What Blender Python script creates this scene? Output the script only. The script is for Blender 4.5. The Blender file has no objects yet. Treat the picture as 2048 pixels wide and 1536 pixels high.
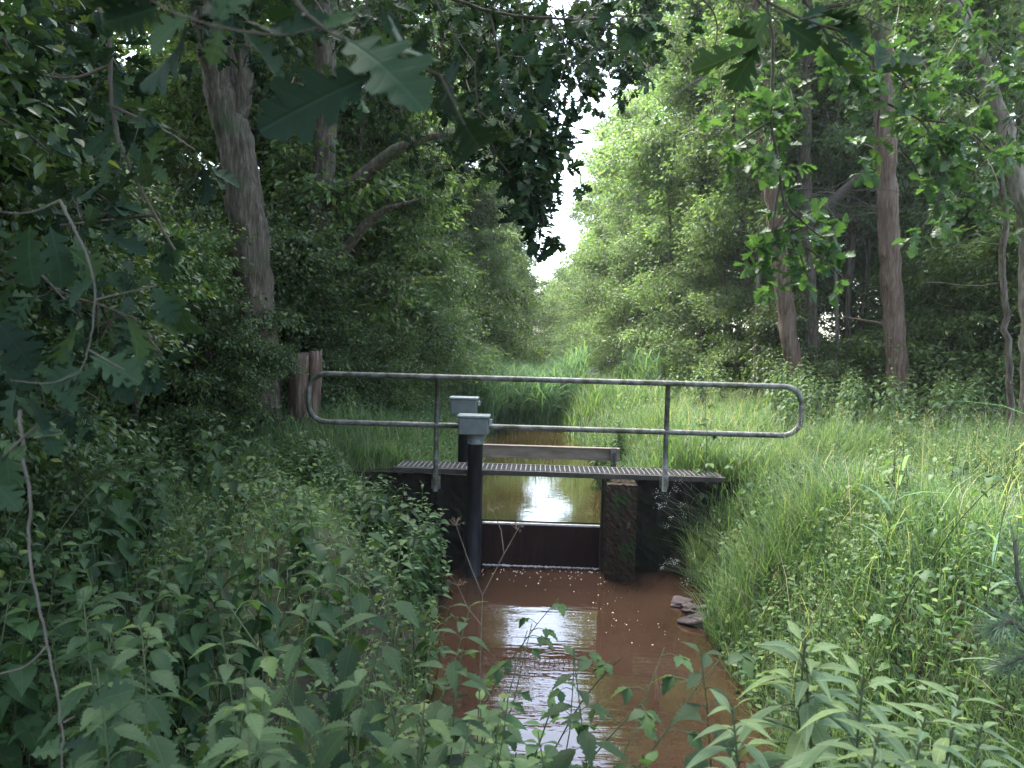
import bpy, math, random
import numpy as np
from mathutils import Matrix, Vector, Euler

sc = bpy.context.scene
COL = sc.collection
R = math.radians
rng = np.random.default_rng(11)
random.seed(11)

# ------------------------------------------------------------------ camera
EYE = Vector((0.0, 0.0, 2.57))
F = 1540.0
roll = R(1.5)
# stream axis (+Y) meets the picture at (1080, 690): solve yaw and pitch
dx, dy = 1080 - 1024, 768 - 690
c_, s_ = math.cos(roll), math.sin(roll)
# undo the roll in the image plane
ux, uy = dx * c_ - dy * s_, dx * s_ + dy * c_
yaw = math.atan2(ux, F)
pitch = -math.atan2(uy, math.hypot(F, ux))
CROT = Matrix.Rotation(yaw, 3, 'Z') @ Matrix.Rotation(R(90) + pitch, 3, 'X') @ Matrix.Rotation(roll, 3, 'Z')
cd = bpy.data.cameras.new('camera')
cam = bpy.data.objects.new('camera', cd)
COL.objects.link(cam)
cam.location = EYE
cam.rotation_euler = CROT.to_euler()
cd.sensor_width = 36.0
cd.lens = 36.0 * F / 2048
cd.clip_start, cd.clip_end = 0.05, 2000
cd.dof.use_dof = True
cd.dof.focus_distance = 8.0
cd.dof.aperture_fstop = 8.5
sc.camera = cam


def P(px, py, Y):
    """the point at distance Y (metres up the stream) seen at photo position px, py"""
    d = CROT @ Vector(((px - 1024) / F, (768 - py) / F, -1.0))
    return EYE + d * (Y / d.y)


# ------------------------------------------------------------------ helpers
def sstep(a, b, x):
    t = np.clip((np.asarray(x, float) - a) / (b - a), 0, 1)
    return t * t * (3 - 2 * t)


def tag(o, label=None, cat=None, group=None, kind=None):
    if label: o['label'] = label
    if cat: o['category'] = cat
    if group: o['group'] = group
    if kind: o['kind'] = kind
    return o


def empty(name, loc, label=None, cat=None, group=None, rz=0.0):
    o = bpy.data.objects.new(name, None)
    o.empty_display_size = 0.1
    COL.objects.link(o)
    o.location = loc
    o.rotation_euler = (0, 0, rz)
    return tag(o, label, cat, group)


def add(name, me, parent=None):
    o = bpy.data.objects.new(name, me)
    COL.objects.link(o)
    if parent is not None:
        o.parent = parent
    return o


KIDS = {}


def kids(o):
    return list(o.children)


def copy_tree(o, parent=None):
    c = o.copy()
    COL.objects.link(c)
    if parent is not None:
        c.parent = parent
    for k in kids(o):
        copy_tree(k, c)
    return c


class Geo:
    """collects vertices, faces, a tint per face and uv, and links them as one mesh"""

    def __init__(s):
        s.V, s.F, s.T, s.U, s.n = [], [], [], [], 0

    def put(s, V, faces, tint=0.5, uv=None):
        V = np.asarray(V, np.float32).reshape(-1, 3)
        for f in faces:
            f = np.asarray(f, np.int64)
            if f.size == 0:
                continue
            s.F.append(f + s.n)
            t = np.asarray(tint, np.float32)
            s.T.append(np.full(len(f), t) if t.ndim == 0 else t.reshape(-1))
        s.V.append(V)
        s.U.append(np.zeros((len(V), 2), np.float32) if uv is None else np.asarray(uv, np.float32))
        s.n += len(V)

    def mesh(s, name, mat, smooth=True):
        me = bpy.data.meshes.new(name)
        V = np.concatenate(s.V)
        U = np.concatenate(s.U)
        li = np.concatenate([f.reshape(-1) for f in s.F]).astype(np.int32)
        lt = np.concatenate([np.full(len(f), f.shape[1]) for f in s.F]).astype(np.int32)
        T = np.concatenate(s.T).astype(np.float32)
        ls = np.concatenate([[0], np.cumsum(lt)[:-1]]).astype(np.int32)
        me.vertices.add(len(V))
        me.vertices.foreach_set('co', V.reshape(-1))
        me.loops.add(len(li))
        me.loops.foreach_set('vertex_index', li)
        me.polygons.add(len(lt))
        me.polygons.foreach_set('loop_start', ls)
        me.polygons.foreach_set('loop_total', lt)
        me.polygons.foreach_set('use_smooth', np.full(len(lt), smooth))
        a = me.attributes.new('tint', 'FLOAT', 'FACE')
        a.data.foreach_set('value', T)
        ul = me.uv_layers.new(name='UVMap')
        ul.data.foreach_set('uv', U[li].reshape(-1))
        me.update(calc_edges=True)
        me.materials.append(mat)
        return me

    def obj(s, name, mat, parent=None, smooth=True):
        return add(name, s.mesh(name, mat, smooth), parent)

    # shapes
    def tube(s, pts, rad, sides=6, tint=0.5, wob=0.0, cap=False, ridge=0.0):
        pts = np.asarray(pts, float)
        n = len(pts)
        rad = np.full(n, rad, float) if np.ndim(rad) == 0 else np.asarray(rad, float)
        T = np.gradient(pts, axis=0)
        T /= np.linalg.norm(T, axis=1)[:, None] + 1e-9
        m = np.abs(T.mean(0))
        ref = np.eye(3)[int(np.argmin(m))]
        u = np.cross(T, ref)
        u /= np.linalg.norm(u, axis=1)[:, None] + 1e-9
        v = np.cross(T, u)
        a = np.linspace(0, 2 * np.pi, sides, endpoint=False)
        rr = rad[:, None] * (1 + (rng.normal(0, wob, (n, sides)) if wob else 0))
        if ridge:
            ph = np.cumsum(rng.normal(0, .35, n))[:, None]
            jj = np.arange(sides)[None, :]
            rr = rr * (1 + ridge * (np.sin(jj * 2.4 + ph) * .6 + rng.normal(0, .5, sides)[None, :] + rng.normal(0, .35, (n, sides))))
        V = pts[:, None, :] + rr[..., None] * (np.cos(a)[None, :, None] * u[:, None, :] + np.sin(a)[None, :, None] * v[:, None, :])
        i = np.arange(n - 1)[:, None] * sides
        j = np.arange(sides)[None, :]
        k = (j + 1) % sides
        q = np.stack([i + j, i + k, i + k + sides, i + j + sides], -1).reshape(-1, 4)
        fs = [q]
        if cap:
            fs.append(np.arange(sides)[None, :])
            fs.append((np.arange(sides)[::-1] + (n - 1) * sides)[None, :])
        s.put(V.reshape(-1, 3), fs, tint)

    def box(s, lo, hi, tint=0.5, bev=0.0):
        x0, y0, z0 = lo
        x1, y1, z1 = hi
        if bev <= 0:
            V = [(x0, y0, z0), (x1, y0, z0), (x1, y1, z0), (x0, y1, z0), (x0, y0, z1), (x1, y0, z1), (x1, y1, z1), (x0, y1, z1)]
            Fq = [(0, 3, 2, 1), (4, 5, 6, 7), (0, 1, 5, 4), (1, 2, 6, 5), (2, 3, 7, 6), (3, 0, 4, 7)]
            s.put(V, [Fq], tint)
            return
        import bmesh
        bm = bmesh.new()
        bmesh.ops.create_cube(bm, size=1.0)
        for v in bm.verts:
            v.co = Vector(((x0 + x1) / 2 + v.co.x * (x1 - x0), (y0 + y1) / 2 + v.co.y * (y1 - y0), (z0 + z1) / 2 + v.co.z * (z1 - z0)))
        bmesh.ops.bevel(bm, geom=bm.edges[:], offset=bev, segments=2, affect='EDGES', profile=0.5)
        bm.verts.index_update()
        V = [tuple(v.co) for v in bm.verts]
        by = {}
        for f in bm.faces:
            by.setdefault(len(f.verts), []).append([v.index for v in f.verts])
        s.put(V, list(by.values()), tint)
        bm.free()

    def leaves(s, tmpl, pos, axis, nrm, size, tint=None, wid=None):
        """many copies of a leaf template: axis points to the tip, nrm is the upper side"""
        tv, tf, tu = tmpl
        pos = np.asarray(pos, float).reshape(-1, 3)
        n = len(pos)
        if n == 0:
            return
        y = np.asarray(axis, float).reshape(-1, 3)
        y = y / (np.linalg.norm(y, axis=1)[:, None] + 1e-9)
        z = np.asarray(nrm, float).reshape(-1, 3)
        z = z - (z * y).sum(1)[:, None] * y
        z /= np.linalg.norm(z, axis=1)[:, None] + 1e-9
        x = np.cross(y, z)
        size = np.broadcast_to(np.asarray(size, float), (n,))
        wid = np.ones(n) if wid is None else np.broadcast_to(np.asarray(wid, float), (n,))
        V = (tv[None, :, 0, None] * wid[:, None, None] * x[:, None, :] + tv[None, :, 1, None] * y[:, None, :] + tv[None, :, 2, None] * z[:, None, :]) * size[:, None, None] + pos[:, None, :]
        if tint is None:
            tint = rng.random(n)
        m = len(tv)
        fs = [(f[None, :, :] + (np.arange(n) * m)[:, None, None]).reshape(-1, f.shape[1]) for f in tf]
        V = V.reshape(-1, 3).astype(np.float32)
        U = np.tile(tu, (n, 1))
        base = s.n
        for f, f0 in zip(fs, tf):
            s.F.append(f + base)
            s.T.append(np.repeat(tint, len(f0)).astype(np.float32))
        s.V.append(V)
        s.U.append(U.astype(np.float32))
        s.n += len(V)


# ------------------------------------------------------------------ leaf templates
def T_small():
    v = np.array([(0, 0, 0), (.27, .42, .07), (0, 1, -.12), (-.27, .42, .07)], float)
    return v, [np.array([(0, 1, 2), (0, 2, 3)])], np.array([(.5, 0), (1, .4), (.5, 1), (0, .4)])


def T_strip(rows, droop=0.25, fold=0.12):
    """leaf built from rows (t, half width, forward offset of the edge)"""
    V, U = [], []
    for t, w, o in rows:
        zc = -droop * t * t
        V += [(-w, t + o, zc + fold * w), (0, t, zc), (w, t + o, zc + fold * w)]
        U += [(0.5 - w, t + o), (0.5, t), (0.5 + w, t + o)]
    q = []
    for i in range(len(rows) - 1):
        a = i * 3
        q += [(a, a + 1, a + 4, a + 3), (a + 1, a + 2, a + 5, a + 4)]
    return np.array(V, float), [np.array(q)], np.array(U, float)


def ovate(t, w=.27, peak=.36):
    return w * (np.clip(t / peak, 0, 1) ** .6 if t < peak else (1 - ((t - peak) / (1 - peak)) ** 1.5))


def rows_nettle(n=9, w=.27):
    r = [(0.0, 0.02, 0)]
    for i in range(1, n):
        t = i / n
        a = float(ovate(t, w))
        r += [(t - .03, a * .86, .0), (t + .005, a * 1.1, .035)]
    r.append((1.0, 0.004, 0))
    return r


def rows_oak():
    prof = [(0, .012), (.06, .02), (.12, .05), (.19, .16, .02), (.24, .17, .05), (.29, .08), (.36, .12), (.43, .26, .04), (.49, .27, .08), (.53, .12), (.6, .16), (.67, .31, .04), (.73, .29, .07), (.77, .15), (.83, .19, .01), (.88, .2, .03), (.92, .12), (.97, .11, .01), (1.0, .04)]
    return [(p[0], p[1], p[2] if len(p) > 2 else 0) for p in prof]


def rows_plain(n=6, w=.22, peak=.4):
    return [(0, .012, 0)] + [(i / n, float(ovate(i / n, w, peak)), 0) for i in range(1, n)] + [(1, .004, 0)]


LS = T_small()
LP = T_strip(rows_plain(4, .27, .4), .2, .2)
LOV = T_strip(rows_plain(6, .33, .38), .25, .18)
LHE = T_strip([(0, .03, -.06), (.06, .22, -.1), (.18, .33, -.05), (.32, .36, 0), (.48, .32, 0), (.65, .23, 0), (.82, .11, 0), (1, .005, 0)], .35, .25)
LLA = T_strip(rows_plain(7, .14, .38), .5, .3)
LNE = T_strip(rows_nettle(9, .27), .38, .22)
LNE2 = T_strip(rows_nettle(5, .27), .38, .22)
LOK = T_strip(rows_oak(), .32, .3)
LOK2 = T_strip(rows_oak(), -.15, .55)


# ------------------------------------------------------------------ materials
def nodes(name):
    m = bpy.data.materials.new(name)
    m.use_nodes = True
    nt = m.node_tree
    nt.nodes.clear()
    out = nt.nodes.new('ShaderNodeOutputMaterial')
    return m, nt, out


def N(nt, t, **kw):
    n = nt.nodes.new(t)
    for k, v in kw.items():
        if k in n.inputs.keys():
            n.inputs[k].default_value = v
        else:
            setattr(n, k, v)
    return n


def ramp(nt, stops):
    r = nt.nodes.new('ShaderNodeValToRGB')
    e = r.color_ramp.elements
    while len(e) < len(stops):
        e.new(.5)
    for q, (p, c) in zip(e, stops):
        q.position = p
        q.color = (*c, 1)
    return r


def leafmat(name, stops, rough=.5, trans=.35, spec=.35, vein=False, obvar=.35):
    m, nt, out = nodes(name)
    L = nt.links.new
    at = N(nt, 'ShaderNodeAttribute', attribute_name='tint')
    rp = ramp(nt, stops)
    L(at.outputs['Fac'], rp.inputs[0])
    oi = N(nt, 'ShaderNodeObjectInfo')
    mr = N(nt, 'ShaderNodeMapRange')
    mr.inputs[3].default_value = 1 - obvar
    mr.inputs[4].default_value = 1 + obvar
    L(oi.outputs['Random'], mr.inputs[0])
    hs = N(nt, 'ShaderNodeHueSaturation')
    L(mr.outputs[0], hs.inputs['Value'])
    L(rp.outputs[0], hs.inputs['Color'])
    col = hs.outputs[0]
    pb = N(nt, 'ShaderNodeBsdfPrincipled', Roughness=rough)
    pb.inputs['Specular IOR Level'].default_value = spec
    if vein:
        uv = N(nt, 'ShaderNodeTexCoord')
        sx = N(nt, 'ShaderNodeSeparateXYZ')
        L(uv.outputs['UV'], sx.inputs[0])
        ab = N(nt, 'ShaderNodeMath', operation='SUBTRACT'); ab.inputs[1].default_value = .5
        L(sx.outputs[0], ab.inputs[0])
        a2 = N(nt, 'ShaderNodeMath', operation='ABSOLUTE'); L(ab.outputs[0], a2.inputs[0])
        # side veins run forward from the midrib
        k = N(nt, 'ShaderNodeMath', operation='MULTIPLY'); k.inputs[1].default_value = .8
        L(a2.outputs[0], k.inputs[0])
        s2 = N(nt, 'ShaderNodeMath', operation='SUBTRACT'); L(sx.outputs[1], s2.inputs[0]); L(k.outputs[0], s2.inputs[1])
        s3 = N(nt, 'ShaderNodeMath', operation='MULTIPLY'); s3.inputs[1].default_value = 7.0; L(s2.outputs[0], s3.inputs[0])
        fr = N(nt, 'ShaderNodeMath', operation='PINGPONG'); fr.inputs[1].default_value = .5; L(s3.outputs[0], fr.inputs[0])
        v1 = N(nt, 'ShaderNodeMapRange'); v1.inputs[1].default_value = .0; v1.inputs[2].default_value = .12; v1.inputs[3].default_value = .4; v1.inputs[4].default_value = 0
        L(fr.outputs[0], v1.inputs[0])
        v2 = N(nt, 'ShaderNodeMapRange'); v2.inputs[1].default_value = .006; v2.inputs[2].default_value = .022; v2.inputs[3].default_value = 1; v2.inputs[4].default_value = 0
        L(a2.outputs[0], v2.inputs[0])
        mx = N(nt, 'ShaderNodeMath', operation='MAXIMUM'); L(v1.outputs[0], mx.inputs[0]); L(v2.outputs[0], mx.inputs[1])
        mc = N(nt, 'ShaderNodeMixRGB', blend_type='MIX')
        sc_ = N(nt, 'ShaderNodeMath', operation='MULTIPLY'); sc_.inputs[1].default_value = .22; L(mx.outputs[0], sc_.inputs[0])
        L(sc_.outputs[0], mc.inputs[0])
        L(col, mc.inputs[1])
        vc = N(nt, 'ShaderNodeMixRGB', blend_type='MULTIPLY'); vc.inputs[0].default_value = 1; L(col, vc.inputs[1]); vc.inputs[2].default_value = (3.2, 2.9, 3.0, 1); L(vc.outputs[0], mc.inputs[2])
        col = mc.outputs[0]
        bp = N(nt, 'ShaderNodeBump', Strength=.5, Distance=.002, invert=True)
        L(mx.outputs[0], bp.inputs['Height'])
        L(bp.outputs[0], pb.inputs['Normal'])
    L(col, pb.inputs['Base Color'])
    tr = N(nt, 'ShaderNodeBsdfTranslucent')
    tc = N(nt, 'ShaderNodeMixRGB', blend_type='MULTIPLY'); tc.inputs[0].default_value = 1
    L(col, tc.inputs[1]); tc.inputs[2].default_value = (1.5, 1.6, .7, 1)
    L(tc.outputs[0], tr.inputs['Color'])
    mix = N(nt, 'ShaderNodeMixShader'); mix.inputs[0].default_value = trans
    L(pb.outputs[0], mix.inputs[1]); L(tr.outputs[0], mix.inputs[2])
    L(mix.outputs[0], out.inputs[0])
    return m


def noisemat(name, stops, scale=8, stretch=(1, 1, 1), rough=.8, bump=.4, bdist=.01, detail=6, metal=0.0, coords='Object', spec=.3, extra=None, rmod=0.0):
    m, nt, out = nodes(name)
    L = nt.links.new
    tc = N(nt, 'ShaderNodeTexCoord')
    mp = N(nt, 'ShaderNodeMapping')
    mp.inputs['Scale'].default_value = stretch
    L(tc.outputs[coords], mp.inputs[0])
    no = N(nt, 'ShaderNodeTexNoise', Scale=scale, Detail=detail, Roughness=.65)
    L(mp.outputs[0], no.inputs['Vector'])
    rp = ramp(nt, stops)
    L(no.outputs[0], rp.inputs[0])
    col = rp.outputs[0]
    if extra:
        c2, sc2, lo, hi = extra
        n2 = N(nt, 'ShaderNodeTexNoise', Scale=sc2, Detail=5.0, Roughness=.6)
        L(tc.outputs[coords], n2.inputs['Vector'])
        mr = N(nt, 'ShaderNodeMapRange'); mr.inputs[1].default_value = lo; mr.inputs[2].default_value = hi
        L(n2.outputs[0], mr.inputs[0])
        mc = N(nt, 'ShaderNodeMixRGB'); L(mr.outputs[0], mc.inputs[0]); L(col, mc.inputs[1]); mc.inputs[2].default_value = (*c2, 1)
        col = mc.outputs[0]
    pb = N(nt, 'ShaderNodeBsdfPrincipled', Roughness=rough, Metallic=metal)
    pb.inputs['Specular IOR Level'].default_value = spec
    L(col, pb.inputs['Base Color'])
    if rmod:
        m2 = N(nt, 'ShaderNodeMapRange'); m2.inputs[3].default_value = rough - rmod; m2.inputs[4].default_value = rough + rmod
        L(no.outputs[0], m2.inputs[0]); L(m2.outputs[0], pb.inputs['Roughness'])
    if bump:
        bp = N(nt, 'ShaderNodeBump', Strength=bump, Distance=bdist)
        L(no.outputs[0], bp.inputs['Height']); L(bp.outputs[0], pb.inputs['Normal'])
    L(pb.outputs[0], out.inputs[0])
    return m


def watermat(name, c1, c2, rip=.5, sx=1.0, sy=4.5, scale=5.0, dist=.012):
    m, nt, out = nodes(name)
    L = nt.links.new
    tc = N(nt, 'ShaderNodeTexCoord')
    mp = N(nt, 'ShaderNodeMapping'); mp.inputs['Scale'].default_value = (sx, sy, 1)
    L(tc.outputs['Object'], mp.inputs[0])
    n1 = N(nt, 'ShaderNodeTexNoise', Scale=scale, Detail=2.5, Roughness=.5); L(mp.outputs[0], n1.inputs['Vector'])
    n2 = N(nt, 'ShaderNodeTexNoise', Scale=.9, Detail=4.0); L(tc.outputs['Object'], n2.inputs['Vector'])
    rp = ramp(nt, [(.3, c1), (.7, c2)]); L(n2.outputs[0], rp.inputs[0])
    n3 = N(nt, 'ShaderNodeTexNoise', Scale=.55, Detail=2.0); L(tc.outputs['Object'], n3.inputs['Vector'])
    mr = N(nt, 'ShaderNodeMapRange'); mr.inputs[1].default_value = .35; mr.inputs[2].default_value = .62; mr.inputs[3].default_value = rip * .35; mr.inputs[4].default_value = rip
    L(n3.outputs[0], mr.inputs[0])
    pb = N(nt, 'ShaderNodeBsdfPrincipled', Roughness=.0, IOR=1.48)
    L(rp.outputs[0], pb.inputs['Base Color'])
    bp = N(nt, 'ShaderNodeBump', Distance=dist)
    L(mr.outputs[0], bp.inputs['Strength'])
    L(n1.outputs[0], bp.inputs['Height']); L(bp.outputs[0], pb.inputs['Normal'])
    L(pb.outputs[0], out.inputs[0])
    return m


M = {}
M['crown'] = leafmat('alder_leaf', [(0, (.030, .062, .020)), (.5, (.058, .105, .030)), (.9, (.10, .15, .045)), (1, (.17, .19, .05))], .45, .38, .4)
M['crown_l'] = leafmat('lit_wood_leaf', [(0, (.072, .120, .058)), (.5, (.105, .163, .08)), (.9, (.14, .2, .1)), (1, (.2, .225, .1))], .45, .45, .3)  # leaf colour raised to make the right wood look lit
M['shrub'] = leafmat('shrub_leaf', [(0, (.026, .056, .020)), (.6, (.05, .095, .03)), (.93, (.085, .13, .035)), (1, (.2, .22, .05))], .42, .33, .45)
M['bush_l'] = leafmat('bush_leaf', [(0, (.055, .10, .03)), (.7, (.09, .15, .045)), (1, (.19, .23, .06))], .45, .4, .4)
M['oak'] = leafmat('oak_leaf_shaded', [(0, (.008, .018, .011)), (.6, (.02, .04, .022)), (1, (.04, .068, .03))], .75, .14, .1, vein=True, obvar=.15)  # oak leaf darkened in colour to read as a shaded near silhouette
M['oak_lit'] = leafmat('oak_leaf_lit', [(0, (.03, .068, .026)), (1, (.055, .105, .038))], .5, .36, .25, obvar=.15)  # same oak leaf with the lit tone put into the colour
M['nettle'] = leafmat('nettle_leaf_shaded', [(0, (.019, .04, .018)), (.8, (.042, .074, .032)), (1, (.085, .13, .045))], .6, .28, .16, vein=True, obvar=.2)  # nettle colour lowered to carry the shade of the left foreground
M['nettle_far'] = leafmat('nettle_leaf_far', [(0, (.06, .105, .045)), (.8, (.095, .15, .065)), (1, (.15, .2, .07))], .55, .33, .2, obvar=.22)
M['herb'] = leafmat('herb_leaf', [(0, (.026, .06, .022)), (.7, (.055, .105, .036)), (1, (.12, .18, .05))], .55, .33, .2, obvar=.25)
M['dock'] = leafmat('broad_leaf', [(0, (.02, .046, .018)), (.7, (.04, .08, .028)), (1, (.09, .13, .035))], .5, .28, .22, vein=True, obvar=.25)
M['pale_herb'] = leafmat('pale_herb_leaf', [(0, (.068, .112, .056)), (.7, (.1, .15, .078)), (1, (.16, .22, .08))], .58, .33, .18, vein=True, obvar=.12)
M['grass'] = leafmat('grass_blade', [(0, (.05, .10, .042)), (.55, (.09, .152, .068)), (.85, (.14, .205, .095)), (.93, (.24, .25, .14)), (1, (.32, .28, .19))], .5, .42, .3, obvar=0)
M['reed'] = leafmat('reed_blade', [(0, (.08, .15, .1)), (.7, (.13, .22, .14)), (1, (.22, .27, .15))], .6, .48, .14, obvar=.1)
M['needle'] = leafmat('pine_needle', [(0, (.04, .075, .05)), (1, (.075, .12, .07))], .4, .2, .4, obvar=0)
M['bark'] = noisemat('bark', [(.3, (.025, .02, .015)), (.5, (.085, .068, .05)), (.72, (.19, .165, .13))], 14, (1.6, 1.6, .3), .9, 1.0, .04, detail=10, extra=((.06, .085, .04), 1.4, .55, .75))
M['bark_l'] = noisemat('pale_bark', [(.3, (.06, .05, .04)), (.5, (.15, .13, .10)), (.72, (.26, .235, .19))], 12, (1.6, 1.6, .35), .9, 1.0, .03, detail=9, extra=((.1, .13, .06), 1.4, .55, .75))
M['bark_red'] = noisemat('pine_bark', [(.3, (.05, .03, .02)), (.52, (.13, .085, .062)), (.75, (.25, .19, .155))], 15, (1.8, 1.8, .2), .9, 1.0, .04, detail=10, extra=((.2, .16, .13), 1.1, .52, .75))
M['twig'] = noisemat('twig_bark', [(.3, (.028, .022, .017)), (.7, (.08, .062, .048))], 20, (1, 1, .4), .85, .3)
M['pale_twig'] = noisemat('pale_twig_bark', [(.3, (.04, .034, .028)), (.7, (.11, .095, .08))], 30, (1, 1, .5), .85, .3)
M['stem'] = noisemat('green_stem', [(.3, (.03, .05, .02)), (.7, (.06, .075, .03))], 20, rough=.6, bump=0)
M['dry'] = noisemat('dry_stem', [(.3, (.06, .045, .03)), (.7, (.14, .11, .08))], 30, rough=.8, bump=0)
M['soil'] = noisemat('soil', [(.3, (.018, .012, .008)), (.55, (.03, .026, .015)), (.75, (.035, .05, .018))], 3.5, rough=.95, bump=.8, bdist=.04, detail=9, extra=((.04, .07, .02), .9, .45, .65))
M['water'] = watermat('muddy_water', (.024, .0132, .0083), (.038, .0220, .0148), .7, .4, 1.7, 5.0, .006)
M['water2'] = watermat('brown_water', (.026, .019, .008), (.04, .029, .012), .3, 1.4, 3.2, 4.0, .0035)
M['galv'] = noisemat('galvanised_steel', [(.3, (.05, .052, .048)), (.5, (.105, .107, .10)), (.75, (.19, .19, .18))], 16, (1, 1, 1), .55, .2, .002, metal=.35, extra=((.04, .042, .022), 9, .46, .62), rmod=.12)
M['grate'] = noisemat('grating_steel', [(.3, (.09, .088, .084)), (.7, (.25, .24, .23))], 25, rough=.5, bump=.1, bdist=.001, metal=.4)
M['beamdark'] = noisemat('dark_steel', [(.3, (.02, .018, .016)), (.7, (.06, .052, .045))], 12, rough=.7, bump=.3, bdist=.003, metal=.2)
M['beambrown'] = noisemat('weathered_beam', [(.3, (.10, .075, .055)), (.6, (.2, .16, .13)), (.8, (.3, .26, .22))], 10, (.3, 1, 1), .65, .3, .003, metal=.15)
M['concrete'] = noisemat('dark_concrete', [(.3, (.006, .005, .0045)), (.6, (.015, .013, .010)), (.8, (.034, .03, .022))], 7, (1, 1, .35), .7, .8, .02, detail=10, extra=((.012, .02, .006), 3, .5, .66), spec=.12)  # concrete base kept near black all over, with greenish patches
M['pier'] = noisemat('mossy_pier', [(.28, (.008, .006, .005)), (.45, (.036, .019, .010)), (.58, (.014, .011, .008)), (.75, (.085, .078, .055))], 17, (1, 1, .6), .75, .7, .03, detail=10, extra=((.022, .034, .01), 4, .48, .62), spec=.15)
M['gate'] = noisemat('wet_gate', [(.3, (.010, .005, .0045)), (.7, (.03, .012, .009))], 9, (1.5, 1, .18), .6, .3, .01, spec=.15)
M['crest'] = noisemat('crest_edge', [(.3, (.35, .34, .33)), (.7, (.6, .58, .56))], 20, rough=.25, bump=.1, bdist=.002, metal=.3)
M['pipe'] = noisemat('black_pipe', [(.35, (.008, .008, .010)), (.62, (.022, .022, .024)), (.78, (.07, .075, .06))], 7, (1, 1, .35), .5, .1, .002, spec=.15)
M['boxgrey'] = noisemat('grey_box', [(.3, (.06, .07, .072)), (.55, (.095, .105, .105)), (.8, (.14, .15, .145))], 7, rough=.55, bump=.1, bdist=.002, extra=((.12, .15, .09), 7, .58, .75))
M['lid'] = noisemat('grey_lid', [(.3, (.14, .165, .16)), (.7, (.22, .245, .235))], 10, rough=.6, bump=.1, bdist=.001, extra=((.2, .24, .14), 9, .55, .75))
M['dark'] = noisemat('dark_fitting', [(.3, (.012, .012, .012)), (.7, (.04, .04, .04))], 20, rough=.5, bump=0)
M['stump'] = noisemat('weathered_stump', [(.3, (.016, .010, .007)), (.48, (.075, .046, .034)), (.6, (.14, .1, .08)), (.8, (.29, .24, .2))], 9, (1.6, 1.6, .2), .9, 1.0, .03)
M['rock'] = noisemat('river_stone', [(.3, (.02, .013, .015)), (.6, (.055, .038, .042)), (.8, (.1, .08, .08))], 14, rough=.75, bump=.8, bdist=.02)
M['foam'] = noisemat('foam', [(.3, (.42, .36, .33)), (.7, (.72, .68, .65))], 40, rough=.5, bump=.3, bdist=.004)
M['white_petal'] = noisemat('white_blossom', [(.3, (.55, .56, .5)), (.7, (.75, .75, .7))], 30, rough=.6, bump=0)
M['yellow'] = noisemat('yellow_petal', [(.3, (.6, .38, .02)), (.7, (.75, .5, .03))], 30, rough=.6, bump=0)


# ------------------------------------------------------------------ terrain
def cx(y):
    return np.interp(y, [-5, 4, 8, 8.8, 12, 18, 26, 40, 80], [.55, .5, .3, .15, .1, -.28, -.5, -.2, 0])


def hw(y):
    return np.interp(y, [0, 5, 7, 7.8, 8.8, 9.1, 14, 20, 27, 80], [.9, .93, 1.05, 1.3, 1.32, .92, .95, .8, .7, .6])


def H(x, y):
    x = np.asarray(x, float); y = np.asarray(y, float)
    up = sstep(8.78, 9.02, y)
    wl = .52 * up
    s = np.abs(x - cx(y)) - hw(y)
    n = .07 * np.sin(1.7 * x + .6 * y) + .06 * np.sin(.9 * y - 1.3 * x + 1) + .04 * np.sin(3.1 * x - 2.3 * y)
    bank = 1.15 + n + .25 * sstep(4, 12, np.abs(x))
    bed = wl - .4
    run = 1.45 - .5 * up
    t = sstep(-.35, run, s)
    h = bed + (bank - bed) * t
    e = (1.02 + .5 * n) * (1 - sstep(1.2, 3.3, y)) - .5 * sstep(1.2, 3.3, y)
    return np.maximum(h, e)


def axis_lines(dense, step, far):
    a = list(np.arange(dense[0], dense[1] + 1e-6, step))
    v, d = dense[1], step
    while v < far[1]:
        d *= 1.25; v += d; a.append(v)
    v, d = dense[0], step
    while v > far[0]:
        d *= 1.25; v -= d; a.insert(0, v)
    return np.array(a)


gx = axis_lines((-5, 7), .11, (-260, 260))
gy = axis_lines((0, 13), .11, (-120, 420))
X, Y = np.meshgrid(gx, gy, indexing='ij')
Z = H(X, Y) + rng.normal(0, .008, X.shape) * (np.abs(X) < 8)
nx, ny = X.shape
ii = (np.arange(nx - 1)[:, None] * ny + np.arange(ny - 1)[None, :])
g = Geo()
g.put(np.stack([X, Y, Z], -1).reshape(-1, 3), [np.stack([ii, ii + ny, ii + ny + 1, ii + 1], -1).reshape(-1, 4)])
tag(g.obj('ground', M['soil']), kind='structure')

# water: lower pool and the held back upper reach, as strips that follow the channel
def strip_water(name, ys, z, mat, extra):
    V, Fq = [], []
    for y in ys:
        w = float(hw(y)) + extra
        V += [(float(cx(y)) - w, y, z), (float(cx(y)) + w, y, z)]
    for i in range(len(ys) - 1):
        a = 2 * i
        Fq.append((a, a + 1, a + 3, a + 2))
    g = Geo(); g.put(V, [Fq])
    tag(g.obj(name, mat), kind='structure')


strip_water('water', np.linspace(1.0, 8.86, 20), 0.0, M['water'], .5)
strip_water('water', np.linspace(8.885, 60, 40), 0.52, M['water2'], .35)

# ------------------------------------------------------------------ footbridge
br = empty('footbridge', (0.2, 8.9, 1.0), 'narrow steel footbridge with grating deck and one tubular handrail over the stream', 'footbridge')
BI = Matrix.Translation((-.2, -8.9, -1.0))


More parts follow.
